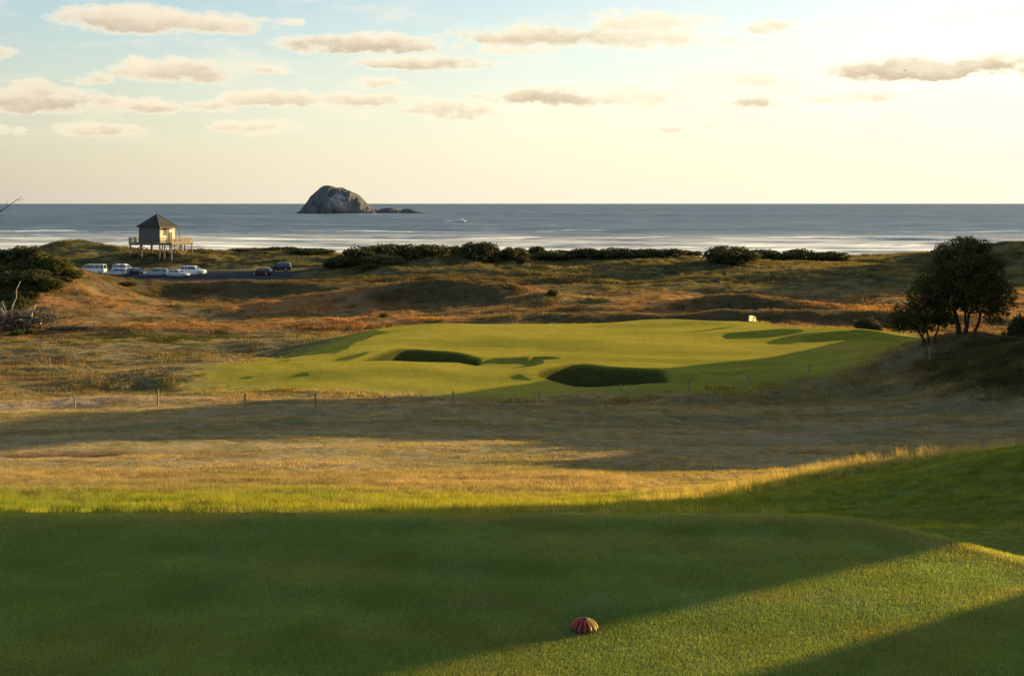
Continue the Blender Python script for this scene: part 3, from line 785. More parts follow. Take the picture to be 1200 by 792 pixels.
def make_car(kind, label, loc, rz, paint, M, cat='car', extras=()):
    k = CAR_KINDS[kind]; root = empty('parked_' + ('van' if kind == 'van' else 'car' if kind != 'ute' else 'utility_vehicle'), loc, rz)
    tag(root, label, cat, 'cars parked beside the lookout')
    L, W, belt, roof = k['L'], k['W'], k['belt'], k['roof']; h = W / 2
    def ring(w, z0, z1, tum=.0):
        # lower body section: rounded box
        return [(-w, z0 + .10), (-w * .9, z0), (w * .9, z0), (w, z0 + .10), (w * 1.0, z1 - .14), (w * .90, z1), (-w * .90, z1), (-w, z1 - .14)]
    mb = MB(); f = L / 2
    loft_body(mb, [(-f, ring(h * .84, .38, k['deck'] - .14)), (-f + .12, ring(h * .95, .28, k['deck'] - .02)), (-f + .5, ring(h, .24, k['deck'] + .03)),
                   (k['rw0'] + .25, ring(h, .22, belt + .02)), (k['ws0'] - .15, ring(h, .22, belt + .02)), (k['ws0'] + .1, ring(h, .22, k['hood'] + .05)),
                   (f - .45, ring(h * .98, .24, k['hood'] - .04)), (f - .12, ring(h * .93, .28, k['hood'] - .13)), (f, ring(h * .80, .38, k['hood'] - .24))])
    # roof shell and pillars
    def gr(w, z): return [(-w, z - .05), (-w * .94, z), (w * .94, z), (w, z - .05)]
    hw, tw = h * .93, h * .80
    zb = belt - .02
    loft_body(mb, [(k['rw1'] - .06, [(-tw, roof - .09), (-tw * .9, roof - .06), (tw * .9, roof - .06), (tw, roof - .09)]),
                   (k['rw1'] + .25, [(-tw, roof - .07), (-tw * .9, roof), (tw * .9, roof), (tw, roof - .07)]),
                   (k['ws1'] - .35, [(-tw, roof - .07), (-tw * .9, roof), (tw * .9, roof), (tw, roof - .07)]),
                   (k['ws1'] + .05, [(-tw, roof - .12), (-tw * .9, roof - .07), (tw * .9, roof - .07), (tw, roof - .12)])])
    xm = (k['ws1'] + k['rw1']) / 2 - .05
    for s in (-1, 1):
        for xb, xt in ((k['ws0'], k['ws1']), (k['rw0'], k['rw1']), (xm, xm - .02)) + (((k['rw1'] * .62 - .1, k['rw1'] * .62 - .12),) if L > 4.4 else ()):
            mb.bar((xb, s * hw, zb), (xt, s * tw * .98, roof - .07), .09, .09)
    mb.build('body', paint, root, smooth=False, bevel=.035)
    # glass
    g = MB(); hi, ti = hw - .015, tw - .015
    zt = roof - .08
    g.add([(k['ws0'] - .02, -hi * .93, zb), (k['ws0'] - .02, hi * .93, zb), (k['ws1'], ti * .93, zt), (k['ws1'], -ti * .93, zt)], [(0, 1, 2, 3)])
    g.build('windscreen', M['glass'], root)
    g = MB(); g.add([(k['rw0'] + .02, -hi * .93, zb), (k['rw0'] + .02, hi * .93, zb), (k['rw1'], ti * .93, zt), (k['rw1'], -ti * .93, zt)], [(0, 3, 2, 1)])
    g.build('rear_window', M['glass'], root)
    for s in (-1, 1):
        g = MB(); g.add([(k['rw0'] + .03, s * hi, zb), (k['ws0'] - .03, s * hi, zb), (k['ws1'] - .02, s * ti, zt), (k['rw1'] + .02, s * ti, zt)], [(0, 1, 2, 3) if s < 0 else (3, 2, 1, 0)])
        g.build('side_window', M['glass'], root)
        for e in (-1, 1):
            x = e * k['wb'] + (.05 if e > 0 else -.02); r = k['r']
            w = MB(); w.tube([(x, s * (h - .20), r), (x, s * (h - .17), r), (x, s * (h - .01), r), (x, s * (h + .015), r)], [r * .9, r, r, r * .9], 18)
            wo = w.build('wheel', M['tyre'], root, smooth=False)
            q = MB(); q.tube([(x, s * (h + .012), r), (x, s * (h + .026), r)], [r * .62, r * .55], 12)
            for a in range(5):
                an = a * 1.2566; q.bar((x, s * (h + .024), r), (x + math.cos(an) * r * .55, s * (h + .024), r + math.sin(an) * r * .55), .05, .02)
            q.build('rim', M['rim'], wo)
        q = MB(); q.box(f - .16, f - .02, s * h * .52 - .17, s * h * .52 + .17, k['hood'] - .28, k['hood'] - .14); q.build('headlight', M['lamp'], root, bevel=.02)
        q = MB(); q.box(-f + .005, -f + .11, s * h * .70 - .12, s * h * .70 + .12, k['deck'] - .34, k['deck'] - .14); q.build('tail_light', M['tail'], root, bevel=.02)
        q = MB(); q.box(k['ws0'] - .32, k['ws0'] - .18, s * (h + .11) - .09, s * (h + .11) + .09, belt + .03, belt + .15); q.build('wing_mirror', paint, root, bevel=.02)
    q = MB(); q.box(f - .10, f + .05, -h * .72, h * .72, .32, .46); q.build('bumper', M['trim'], root, bevel=.03)
    q = MB(); q.box(-f - .05, -f + .10, -h * .72, h * .72, .36, .50); q.build('bumper', M['trim'], root, bevel=.03)
    if 'rack' in extras:
        q = MB()
        for s in (-1, 1): q.bar((k['rw1'] + .2, s * tw * .8, roof + .06), (k['ws1'] - .2, s * tw * .8, roof + .06), .05, .04)
        for xx in (-1.2, 0.0):
            q.bar((xx, -tw * .8, roof + .03), (xx, tw * .8, roof + .03), .05, .05)
        q.build('roof_rack', M['rim'], root)
    return root

# ------------------------------------------------------------------ lookout tower
def build_lookout(M):
    x, y, z = hit(184, 303)
    y = 250.0; x = (184 - 600) / FPX * y; z = gz(x, y)
    PXM = FPX / y
    zd = EYE - (284.5 - HZ) / PXM - z    # deck level above ground
    root = empty('lookout_tower', (x, y, z), R(-19))
    tag(root, 'timber lookout hut with dark pyramid roof raised on braced stilts above the parked cars', 'lookout')
    s = 2.75; wh = 3.75
    fr = zd
    # local axes: -y face looks to the camera left, +x face looks right to the sun
    a, b = -5.5, 6.0           # deck extent in x (left, right)
    c, d = -s - .05, 5.2       # deck extent in y
    q = MB(); q.box(a, b, c, d, fr - .28, fr); q.build('deck', M['timber'], root)
    q = MB()
    for xx in np.linspace(a + .2, b - .2, 8): q.box(xx - .06, xx + .06, c + .02, d - .02, fr - .5, fr - .29)
    q.build('joist', M['timber_dark'], root)
    # walls: shade painted dark on two faces, sunlight painted pale on the others
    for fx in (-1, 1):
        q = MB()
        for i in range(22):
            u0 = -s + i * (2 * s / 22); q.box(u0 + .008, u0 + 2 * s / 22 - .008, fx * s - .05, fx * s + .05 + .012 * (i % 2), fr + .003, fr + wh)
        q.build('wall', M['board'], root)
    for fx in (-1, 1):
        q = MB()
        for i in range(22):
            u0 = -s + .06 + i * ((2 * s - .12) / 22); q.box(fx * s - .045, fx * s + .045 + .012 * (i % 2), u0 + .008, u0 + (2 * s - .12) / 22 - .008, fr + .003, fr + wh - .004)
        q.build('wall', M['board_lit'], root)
    # window shutters
    q = MB(); q.box(s + .06, s + .10, -1.5, -.1, fr + 1.7, fr + 3.0); q.build('shutter', M['board'], root)
    q = MB(); q.box(s + .06, s + .10, .5, 1.6, fr + .1, fr + 2.3); q.build('door', M['board'], root)
    # roof
    e = s + .42; ap = fr + wh + 2.75; z0 = fr + wh - .1
    q = MB(); q.add([(-e, -e, z0), (e, -e, z0), (e, e, z0), (-e, e, z0), (0, 0, ap), (-e, -e, z0 - .14), (e, -e, z0 - .14), (e, e, z0 - .14), (-e, e, z0 - .14)],
                    [(0, 1, 4), (1, 2, 4), (2, 3, 4), (3, 0, 4), (0, 5, 6, 1), (1, 6, 7, 2), (2, 7, 8, 3), (3, 8, 5, 0), (5, 8, 7, 6)])
    rf = q.build('roof', M['shingle'], root)
    q = MB()
    for sx, sy in ((-1, -1), (1, -1), (1, 1), (-1, 1)): q.bar((sx * e, sy * e, z0 + .05), (0, 0, ap + .04), .16, .10)
    q.build('ridge_cap', M['ridge'], rf)
    q = MB(); q.tube([(0, 0, ap - .05), (0, 0, ap + .35)], [.12, .05], 8); q.build('finial', M['timber_dark'], rf)
    # lean-to roof over the right deck
    q = MB(); q.box(s + .43, b - 1.3, -s + .2, 2.4, z0 - .36, z0 - .24); q.build('porch_roof', M['shingle'], root)
    for yy in (-s + .35, 2.2):
        q = MB(); q.box(b - 1.62, b - 1.46, yy - .08, yy + .08, fr + .003, z0 - .363); q.build('porch_post', M['timber'], root)
    # stilts and braces
    for xx in (a + .25, -s + .6, s - .1, b - 2.1, b - .25):
        for yy in (c + .22, 1.1, d - .3):
            q = MB(); q.tube([(xx, yy, -1.2), (xx, yy, fr - .505)], [.17, .15], 8); q.build('stilt', M['timber'], root)
    def brace(p0, p1):
        q = MB(); q.bar(p0, p1, .10, .14); q.build('brace', M['timber'], root)
    yb = c + .02; zt = fr - .55
    xs = (a + .25, -s + .6, s - .1, b - 2.1, b - .25)
    brace((xs[0], yb, .1), (xs[1], yb, zt)); brace((xs[1], yb - .1, .1), (xs[0], yb - .1, zt))
    brace((xs[2], yb, zt), (xs[3], yb, .2)); brace((xs[3], yb - .02, zt), (xs[4], yb - .02, .3)); brace((xs[2], yb - .1, .2), (xs[1], yb - .1, zt))
    xb = b - .05
    brace((xb, c + .3, zt), (xb, 1.1, .2)); brace((xb, d - .3, zt), (xb, 1.1, .2))
    # railing: rails and balusters round the deck outside the hut
    rl = MB(); bl = []
    def run(p, q_):
        p, q_ = Vector(p), Vector(q_); L = (q_ - p).length; n = max(1, round(L / .34))
        for zz in (fr + 1.12, fr + .16): rl.bar(p + Vector((0, 0, zz)), q_ + Vector((0, 0, zz)), .09, .09)
        for i in range(n + 1):
            v = p.lerp(q_, i / n); big = i % 5 == 0
            bl.append((v, big))
    run((a + .06, c + .06, 0), (-s - .1, c + .06, 0)); run((s + .15, c + .06, 0), (b - .06, c + .06, 0))
    run((b - .06, c + .2, 0), (b - .06, d - .06, 0)); run((a + .06, c + .3, 0), (a + .06, d - .06, 0)); run((a + .3, d - .06, 0), (b - .3, d - .06, 0))
    ro = rl.build('railing', M['rail'], root)
    qm = MB()
    for v, big in bl:
        w = .06 if big else .035
        qm.box(v.x - w, v.x + w, v.y - w, v.y + w, fr + .003, fr + 1.08)
    ob = qm.build('balusters', M['rail'], ro); ob.name = 'baluster_row'
    # stair down at the back right
    st = MB()
    for sy in (-.45, .45): st.bar((s - 1.0, d + .1 + 3.4, .1), (s - 1.0, d + .1 + 3.4, .1001), .01, .01) if False else st.bar((1.0 + sy, d + 3.6, .05), (1.0 + sy, d + .05, fr - .1), .06, .25)
    for i in range(9):
        f_ = (i + .5) / 9; st.box(.58, 1.42, d + 3.6 - 3.5 * f_ - .13, d + 3.6 - 3.5 * f_ + .13, fr * f_ - .02, fr * f_ + .02)
    st.build('stair', M['timber'], root)
    return root

# ------------------------------------------------------------------ build
build_ground()
build_sea()
build_grass()

M = dict(
    timber=solid('weathered_timber', (.20, .155, .105), .8, var=.35, scale=3, bump=.4), timber_dark=solid('dark_timber', (.075, .058, .042), .85, var=.3),
    board=solid('shade_grey_boards', (.105, .10, .095), .8, var=.25, scale=2.5, bump=.3), board_lit=solid('sunlit_cream_boards', (.50, .43, .28), .7, var=.18, scale=2.5, bump=.2),  # same wall boards twice, shaded and sunlit tones put into the colour
    shingle=solid('brown_shingles', (.040, .032, .027), .85, var=.35, scale=4, bump=.5), ridge=solid('ridge_metal', (.30, .27, .23), .45, var=.1),
    rail=solid('rail_timber', (.36, .25, .14), .75, var=.3, scale=3),
    glass=solid('car_glass', (.012, .015, .02), .06, var=.1, spec=.8), tyre=solid('tyre_rubber', (.02, .02, .021), .8, var=.2), rim=solid('alloy', (.45, .45, .46), .35, metal=.8, var=.1),
    lamp=solid('lamp_lens', (.75, .74, .70), .12, var=.05, spec=.8), tail=solid('tail_lens', (.35, .01, .01), .2, var=.1, spec=.7), trim=solid('dark_trim', (.05, .05, .055), .6, var=.2))
white = solid('white_paint', (.74, .75, .76), .28, var=.04, coat=.5); silver = solid('silver_paint', (.50, .53, .57), .28, metal=.45, var=.05, coat=.5)
silver2 = solid('pale_blue_silver_paint', (.42, .47, .54), .28, metal=.4, var=.05, coat=.5); black = solid('black_paint', (.022, .022, .028), .22, var=.1, coat=.6)
red = solid('maroon_paint', (.09, .008, .014), .3, var=.1, coat=.5); blue = solid('dark_blue_paint', (.015, .022, .05), .3, var=.1, coat=.5)

build_lookout(M)

# car park
def build_car_park():
    m, t = new_mat('asphalt'); pos = t.node('ShaderNodeNewGeometry').outputs['Position']
    c = t.mix(t.mr(t.noise(pos, .5, 5), .3, .7), (.040, .040, .046, 1), (.070, .068, .072, 1)); c = t.mix(t.mr(t.noise(pos, 20, 3), .4, .7, 0, .4), c, (.11, .105, .10, 1))
    d = t.node('ShaderNodeBsdfDiffuse'); t.put(d.inputs['Color'], c); t.l.new(d.outputs[0], t.out.inputs[0])
    P = [(-83, 222), (-79, 231), (-60, 233), (-44, 229), (-42.5, 214), (-44, 200), (-56, 196), (-70, 199), (-79, 208)]
    pts = []
    n = len(P)
    for i in range(n):
        p0, p1, p2, p3 = (Vector(P[(i + k) % n]) for k in (-1, 0, 1, 2))
        for k in range(6):
            f = k / 6
            pts.append(.5 * ((2 * p1) + (p2 - p0) * f + (2 * p0 - 5 * p1 + 4 * p2 - p3) * f * f + (3 * p1 - p0 - 3 * p2 + p3) * f ** 3))
    mb = MB(); N = len(pts); cen = Vector((-62, 214))
    vs = []
    rings = 10
    for k in range(rings + 1):
        for p in pts:
            q = cen.lerp(p, max(k / rings, .001)); vs.append((q.x, q.y, gz(q.x, q.y) + .03))
    fs = [(k * N + i, k * N + (i + 1) % N, (k + 1) * N + (i + 1) % N, (k + 1) * N + i) for k in range(rings) for i in range(N)]
    mb.add(vs, fs); o = mb.build('car_park', m); tag(o, kind='structure')
build_car_park()

def car_at(kind, px, Y, rz, paint, label, cat='car', extras=()):
    x = (px - 600) / FPX * Y
    return make_car(kind, label, (x, Y, gz(x, Y) + .034), R(rz), paint, M, cat, extras)
car_at('van', 110, 230, 178, white, 'white van half hidden by the scrubby slope, leftmost of the parked vehicles', 'van')
car_at('suv', 146, 226, -8, white, 'tall white four wheel drive wagon parked just behind the small silver hatchback', 'car', ('rack',))
car_at('hatch', 138, 219, 176, silver, 'small silver hatchback with sunlit flank in front of the white wagon')
car_at('hatch', 162, 220, -25, black, 'black car parked between the silver hatchback and the silver estate')
car_at('wagon', 183, 218, 188, silver2, 'long silver estate car in the middle of the row')
car_at('sedan', 209, 216, -14, silver, 'low silver saloon nearest the asphalt, beside the white utility')
car_at('ute', 226, 221, -4, white, 'white double cab four wheel drive at the right end of the row', 'car')
car_at('hatch', 307, 221, 170, red, 'dark red car parked alone at the right end of the car park')
car_at('suv', 328, 231, 182, blue, 'dark blue vehicle with a pale roof rack behind the red car', 'car', ('rack',))

# island, reef, splash
RM = rock_mat()
rock('rock_island', 'steep domed grey rock island with pale streaks standing in the sea', [(347, 0), (352, 4), (358, 11), (365, 20), (373, 28), (380, 31.5), (387, 33), (394, 31), (405, 28.5), (415, 25), (422, 20), (430, 12), (438, 6), (445, 2), (448, 0)], 2360, 60, RM, 5, 'island')
rock('reef_rock', 'low flat rock ledge lying just right of the domed island', [(440, 0), (444, 4), (449, 6.5), (458, 7), (465, 6), (470, 3), (474, 0)], 2365, 25, RM, 15, 'rock', 'low ledges beside the island')
rock('reef_rock', 'thin tapering rock ledge farthest right of the island', [(468, 0), (471, 4.5), (478, 6), (486, 4.5), (492, 2.5), (499, 0)], 2375, 22, RM, 25, 'rock', 'low ledges beside the island')
foam_m = solid('foam', (.82, .80, .76), .9, var=.06)
foam_lumps('wave_splash', 'white burst of spray from a wave breaking right of the island', (536 - 600) / FPX * 1290, 1290, (5.6, 3, 4.4), 700, foam_m, 'spray')

# trees and bushes
LEAF_DK = leaf_material('dark_evergreen_leaf', (.032, .037, .014), (.12, .108, .040), .25)
LEAF_TR = leaf_material('tree_leaf', (.024, .031, .011), (.16, .14, .042), .36)
LEAF_OL = leaf_material('olive_leaf', (.035, .038, .013), (.10, .090, .030), .25)
LEAF_GN = leaf_material('scrub_leaf', (.05, .058, .014), (.15, .135, .035), .3)
BARK = solid('bark', (.055, .042, .032), .9, var=.4, scale=6, bump=.6)
tx, ty = 40.1, 99.0; tz = gz(tx, ty)
tree('broadleaf_tree', 'large dark round crowned evergreen tree on the mound right of the green', (tx, ty, tz),
     [((-.3, 0, 0), (-.7, .1, 2.6), .26), ((.5, .3, 0), (.9, .2, 2.3), .17), ((1.3, -.2, 0), (2.2, 0, 2.6), .15), ((.9, .6, 0), (.6, .9, 2.8), .14)],
     [(-.6, 0, 8.2, 2.5, 2.4, 2.0), (1.4, .3, 8.6, 2.2, 2.2, 1.7), (-2.4, .2, 6.6, 2.1, 2.1, 2.0), (2.9, 0, 6.4, 2.1, 2.3, 2.1), (.3, -1.2, 6.2, 2.8, 2.0, 2.4), (4.3, .2, 4.3, 1.7, 2.0, 1.9),
      (-2.2, -.3, 4.2, 1.8, 1.9, 1.7), (1.6, -1.0, 3.9, 2.3, 1.9, 1.6), (.2, 1.4, 5.0, 2.8, 1.8, 2.4), (4.1, .4, 2.3, 1.2, 1.3, 1.2), (3.6, .2, 8.0, 1.2, 1.3, 1.0), (-1.8, .2, 9.1, 1.0, 1.0, .8), (.4, .1, 10.0, 1.3, 1.2, .8),(2.4,.2,9.7,1.0,1.0,.7)],
     25000, .27, LEAF_TR, BARK, 3, group='trees right of the green')
tx, ty = 36.5, 98.0; tz = gz(tx, ty)
tree('broadleaf_tree', 'smaller spreading dark tree with several thin stems, left of the large round tree', (tx, ty, tz),
     [((.1, 0, 0), (-.9, .1, 2.2), .12), ((.5, .2, 0), (.3, .3, 2.6), .10), ((.8, -.1, 0), (1.5, 0, 2.3), .11), ((-.2, .2, 0), (-.1, .2, 1.8), .08)],
     [(-.4, .1, 5.3, 1.4, 1.4, 1.5), (.9, .2, 5.6, 1.3, 1.4, 1.4), (-2.0, 0, 3.2, 1.6, 1.6, 1.5), (-3.2, .2, 2.6, 1.1, 1.2, 1.0), (-.8, -.2, 2.7, 1.8, 1.5, 1.3), (1.4, .3, 3.9, 1.3, 1.3, 1.5), (-.3, .1, 6.6, .8, .8, .7), (2.2, .2, 3.0, 1.1, 1.1, 1.0)],
     10500, .26, LEAF_TR, BARK, 9, group='trees right of the green')

BUSH_PROTO = {}
def bush_mesh(kind, leafm, seed):
    rg = random.Random(seed); lobes = [(0, 0, .45, .80, .75, .50)]
    for i in range(9):
        a = rg.uniform(0, 6.28); r = rg.uniform(.3, .8)
        lobes.append((math.cos(a) * r, math.sin(a) * r, rg.uniform(.22, .62), rg.uniform(.28, .48), rg.uniform(.28, .48), rg.uniform(.24, .40)))
    V, F = leaf_cloud(lobes, 3600, .15, seed, inner=.3)
    V = V[:]; V[:, 2] = np.maximum(V[:, 2], -.05)
    st = MB(); 
    for i in range(5):
        a = rg.uniform(0, 6.28); limb(st, (math.cos(a) * .1, math.sin(a) * .1, -.15), (math.cos(a) * .55, math.sin(a) * .55, rg.uniform(.3, .7)), .045, .012, rg)
    return np_mesh('bush_crown', V, F, leafm), st
BARKO = {}
def bush(px, Y, w, h, label, leafm, variant, group, dz=0.0, name='coastal_bush'):
    """w, h in metres"""
    key = (leafm.name, variant)
    if key not in BUSH_PROTO: BUSH_PROTO[key] = (bush_mesh('b', leafm, 40 + variant * 3)[0])
    x = (px - 600) / FPX * Y
    root = empty(name, (x, Y, gz(x, Y) - .08 + dz), random.uniform(0, 6.28)); root.scale = (w / 1.95, w / 1.95, h / 1.18)
    tag(root, label, 'bush', group)
    link('crown', BUSH_PROTO[key], root)
    if 'stem' not in BARKO:
        st = bush_mesh('b', leafm, 3)[1]; o = st.build('trunk', BARK, root); BARKO['stem'] = o.data
    else: link('trunk', BARKO['stem'], root)
    return root

def hill_scrub():
    protos = []
    for k in range(3):
        rg = np.random.default_rng(60 + k); lobes = [(0, 0, .3, .6, .6, .4)] + [(rg.uniform(-.5, .5), rg.uniform(-.5, .5), rg.uniform(.2, .7), .35, .35, .3) for _ in range(5)]
        V, F = leaf_cloud(lobes, 700, .17, 60 + k); protos.append(np_mesh('scrub_leaves', V, F, (LEAF_DK, LEAF_GN, LEAF_OL)[k]))
    n = 1100
    y = RNG.uniform(146, 182, n); x = RNG.uniform(-.50, -.398, n) * y
    z = terrain(x, y); k = (z > 8.2 + 1.2 * RNG.uniform(-1, 1, n)) & (fbm(x / 5, y / 5, 95, 3) > .36); x, y = x[k], y[k]
    scatter('hill_thicket', 'dense dark scrub matting the hillside at the left edge', protos, x, y, RNG.uniform(.45, 1.0, len(x)), np.ones((len(x), 3)) * .1, zoff=-.15)
hill_scrub()

GB = 'dark bushes along the dune crest'
for row in [
    (563, 236, 8.2, 4.6, 'tallest round dark bush on the crest, straight behind the left bunker', LEAF_DK, 0),
    (601, 238, 5.6, 3.2, 'medium round dark bush just right of the tallest crest bush', LEAF_DK, 1),
    (614, 224, 2.8, 2.6, 'small pale olive bush standing in front of the crest row', LEAF_OL, 2),
    (628, 240, 3.6, 2.5, 'small dark bush between the round bush and the long hedge like clump', LEAF_DK, 2),
    (652, 240, 7.5, 3.0, 'wide flat topped dark bush beginning the central crest row', LEAF_DK, 3),
    (686, 242, 6.2, 3.0, 'dark bush with a ragged top in the central crest row', LEAF_OL, 0),
    (722, 240, 9.0, 3.7, 'broad dark bush highest in the central crest row', LEAF_DK, 1),
    (757, 240, 6.5, 2.8, 'low dark bush on the right slope of the central crest row', LEAF_DK, 0),
    (785, 241, 6.0, 2.8, 'round dark bush ending the central crest row', LEAF_DK, 2),
    (806, 243, 4.5, 2.2, 'small low bush in the dip before the big right clump', LEAF_OL, 1),
    (856, 228, 9.6, 4.4, 'large dark mound shaped bush standing forward on the right of the crest', LEAF_DK, 3),
    (895, 250, 8.0, 3.4, 'dark dome bush behind and right of the large mound bush', LEAF_DK, 0),
    (938, 250, 9.0, 3.4, 'broad dark bush near the right end of the crest row', LEAF_DK, 2),
    (975, 250, 5.5, 2.9, 'last small bush at the right end of the crest row', LEAF_OL, 3),
    (400, 228, 7.0, 3.0, 'low bush at the left foot of the large left thicket', LEAF_DK, 1),
    (425, 232, 9.5, 4.8, 'rounded dark bush forming the left shoulder of the thicket', LEAF_DK, 2),
    (452, 236, 9.5, 5.0, 'dark bush in the middle of the left thicket, beneath the island', LEAF_DK, 0),
    (480, 238, 8.5, 4.9, 'dark bush with spiky top on the right of the left thicket', LEAF_DK, 3),
    (505, 234, 8.0, 4.0, 'dark bush sloping down at the right end of the left thicket', LEAF_DK, 1),
    (532, 238, 5.0, 2.9, 'ragged small bush between the left thicket and the tallest bush', LEAF_OL, 2),
    (448, 222, 7.0, 3.2, 'dark low bush in front of the left thicket', LEAF_DK, 3),
    (436, 216, 3.2, 1.8, 'small lone bush on the grass below the left thicket', LEAF_OL, 0),
    (300, 266, 9.0, 1.6, 'low dark bush behind the red car', LEAF_OL, 1),
    (332, 266, 9.0, 1.7, 'low wide bush behind the dark blue vehicle', LEAF_OL, 0),
    (366, 262, 9.0, 1.9, 'low bush between the blue vehicle and the left thicket', LEAF_OL, 3),
]:
    bush(row[0], row[1] - (7 if 630 < row[0] < 1000 or row[0] in (563, 601) else 0), row[2] * 1.22, row[3] * (.74 if 630 < row[0] < 830 else .9), row[4], row[5], row[6], GB)
GS = 'scrub on the left hillside'
for row in [
    (4, 166, 6.0, 2.2, 'dark scrub bush at the left edge on top of the hill', LEAF_DK, 0), (30, 168, 6.2, 2.3, 'dark scrub bush crowning the left hill', LEAF_DK, 1),
    (52, 165, 5.2, 2.3, 'olive bush on the right shoulder of the left hill', LEAF_GN, 2), (68, 164, 5.0, 2.5, 'sunlit green bush on the right flank of the left hill', LEAF_GN, 0),
    (40, 159, 5.0, 2.4, 'dark bush low on the near face of the left hill', LEAF_DK, 3), (14, 158, 5.0, 2.2, 'dark bush low on the near face beside the photo edge', LEAF_DK, 2),
    (60, 159, 3.8, 1.9, 'green bush near the foot of the left hill', LEAF_GN, 3), (84, 164, 3.2, 1.6, 'small yellow green bush lowest on the right of the left hill', LEAF_GN, 1),
    (24, 153, 3.4, 1.4, 'low olive bush behind the dead driftwood pile', LEAF_GN, 2), (150, 172, 2.6, .8, 'low green shrub at the end of the rust coloured slope', LEAF_GN, 3),
]:
    bush(*row[:5], row[5], row[6], GS, name='scrub_bush')
bush(1015, 128.5, 3.3, 1.9, 'small round dark bush at the left of the two trees', LEAF_DK, 2, 'bushes beside the two trees', name='coastal_bush')
bush(1028, 127.5, 1.6, 1.1, 'little sunlit shrub tucked under the left tree', LEAF_OL, 1, 'bushes beside the two trees', name='coastal_bush')
bush(1200, 104, 3.4, 3.9, 'dark bush cut by the right edge below the large tree', LEAF_DK, 0, 'bushes beside the two trees', name='coastal_bush')
bush(450, 152, 1.3, .9, 'tiny green shrub alone on the rust heath', LEAF_GN, 0, 'shrubs on the heath', name='heath_shrub')
bush(648, 168, 1.9, 1.1, 'small brown green shrub on the heath behind the green', LEAF_OL, 2, 'shrubs on the heath', name='heath_shrub')
bush(20, 136, 1.8, .8, 'low green shrub growing at the foot of the driftwood pile', LEAF_GN, 1, 'shrubs on the heath', name='heath_shrub')
bush(36, 137, 1.4, .8, 'small shrub at the right foot of the driftwood pile', LEAF_GN, 3, 'shrubs on the heath', name='heath_shrub')

# dead wood at the left
DEAD = solid('bleached_wood', (.42, .36, .30), .8, var=.35, scale=5, bump=.4); DEADK = solid('dark_dead_wood', (.09, .075, .06), .9, var=.4, scale=5, bump=.4)
def dead_pile():
    rg = random.Random(5); Y = 140.0; x = (18 - 600) / FPX * Y; root = empty('driftwood_pile', (x, Y, gz(x, Y)), 0, 1.4)
    tag(root, 'tangle of dead branches and pale driftwood at the left edge', 'dead wood')
    mb = MB()
    for i in range(330):
        b = Vector((rg.gauss(.4, 1.4), rg.gauss(0, .9), rg.uniform(0, 1.2))); d = Vector((rg.gauss(0, 1), rg.gauss(0, .8), rg.uniform(-.1, 1.0))).normalized() * rg.uniform(.6, 1.9)
        pts = limb(mb, b, b + d, rg.uniform(.03, .075), .012, rg, .2, 4)
        if rg.random() < .6: limb(mb, pts[2], pts[2] + Vector((rg.gauss(0, .5), rg.gauss(0, .4), rg.uniform(0, .6))), .018, .006, rg, .2, 3)
    mb.build('branch_tangle', DEADK, root)
    for p0, p1, r in (((-.2, -.6, .6), (.75, -.7, 4.3), .07), ((-.9, -1.0, 1.9), (-.35, -1.0, .9), .15), ((-.35, -1, .95), (-.65, -1, 2.6), .05), ((-1.6, -1.0, 1.5), (-.5, -1.0, 1.3), .08),
                      ((1.5, -.8, .5), (2.3, -.8, 2.3), .05), ((1.2, -.8, 1.6), (1.7, -.9, 1.9), .12), ((-1.2, -1.1, .8), (-1.0, -1.1, 1.2), .12), ((2.4, -.5, .3), (2.9, -.5, 1.2), .05)):
        mb = MB(); limb(mb, p0, p1, r, r * .35, rg, .12, 5); mb.build('pale_branch', DEAD, root, smooth=True)
dead_pile()
def fallen_log():
    rg = random.Random(8); Y = 139.0; x = (80 - 600) / FPX * Y; root = empty('fallen_log', (x, Y, gz(x, Y)))
    tag(root, 'dark fallen log with two pale prongs lying right of the driftwood pile', 'log')
    mb = MB(); limb(mb, (-2.6, 0, .15), (2.5, -.1, .3), .26, .2, rg, .06, 7); mb.build('trunk', DEADK, root, smooth=True)
    for p1 in ((3.5, -.1, 1.25), (3.9, -.2, 1.05), (2.9, .2, .9)):
        mb = MB(); limb(mb, (2.45, -.05, .3), p1, .09, .03, rg, .1, 4); mb.build('prong', DEAD, root, smooth=True)
fallen_log()
def bare_tree():
    rg = random.Random(12); Y = 36.0; x = (-60 - 600) / FPX * Y; z = gz(x, Y); root = empty('bare_tree', (x, Y, z))
    tag(root, 'leafless tree whose thin twig reaches in at the left edge by the horizon', 'tree')
    top = EYE - z; m = FPX / Y
    mb = MB(); pts = limb(mb, (0, 0, -.3), (.3, 0, top - 1.9), .16, .07, rg, .06, 6)
    limb(mb, pts[4], (-1.6, .4, top + .3), .05, .012, rg, .12, 5); limb(mb, pts[5], (-.9, -.6, top + 1.0), .05, .012, rg, .12, 5)
    mb.build('trunk', BARK, root, smooth=True)
    def P(px, py): return Vector(((px - 600) / FPX * Y - x, 0, EYE - (py - HZ) / FPX * Y - z))
    mb = MB()
    mb.tube([Vector((.3, 0, top - 1.9)), P(-22, 262), P(-4, 250), P(9, 242), P(19, 235), P(26, 230)], [.05, .03, .017, .013, .010, .005], 5)
    mb.tube([P(-4, 250), P(4, 246.5), P(14, 244)], [.012, .008, .003], 4); mb.tube([P(19, 235), P(25, 234.5), P(29, 233)], [.007, .005, .003], 4)
    mb.tube([P(9, 242), P(8, 237), P(12, 233)], [.008, .005, .003], 4); mb.tube([P(-22, 262), P(-8, 255), P(6, 252)], [.014, .009, .004], 4)
    mb.build('branch', BARK, root)
bare_tree()

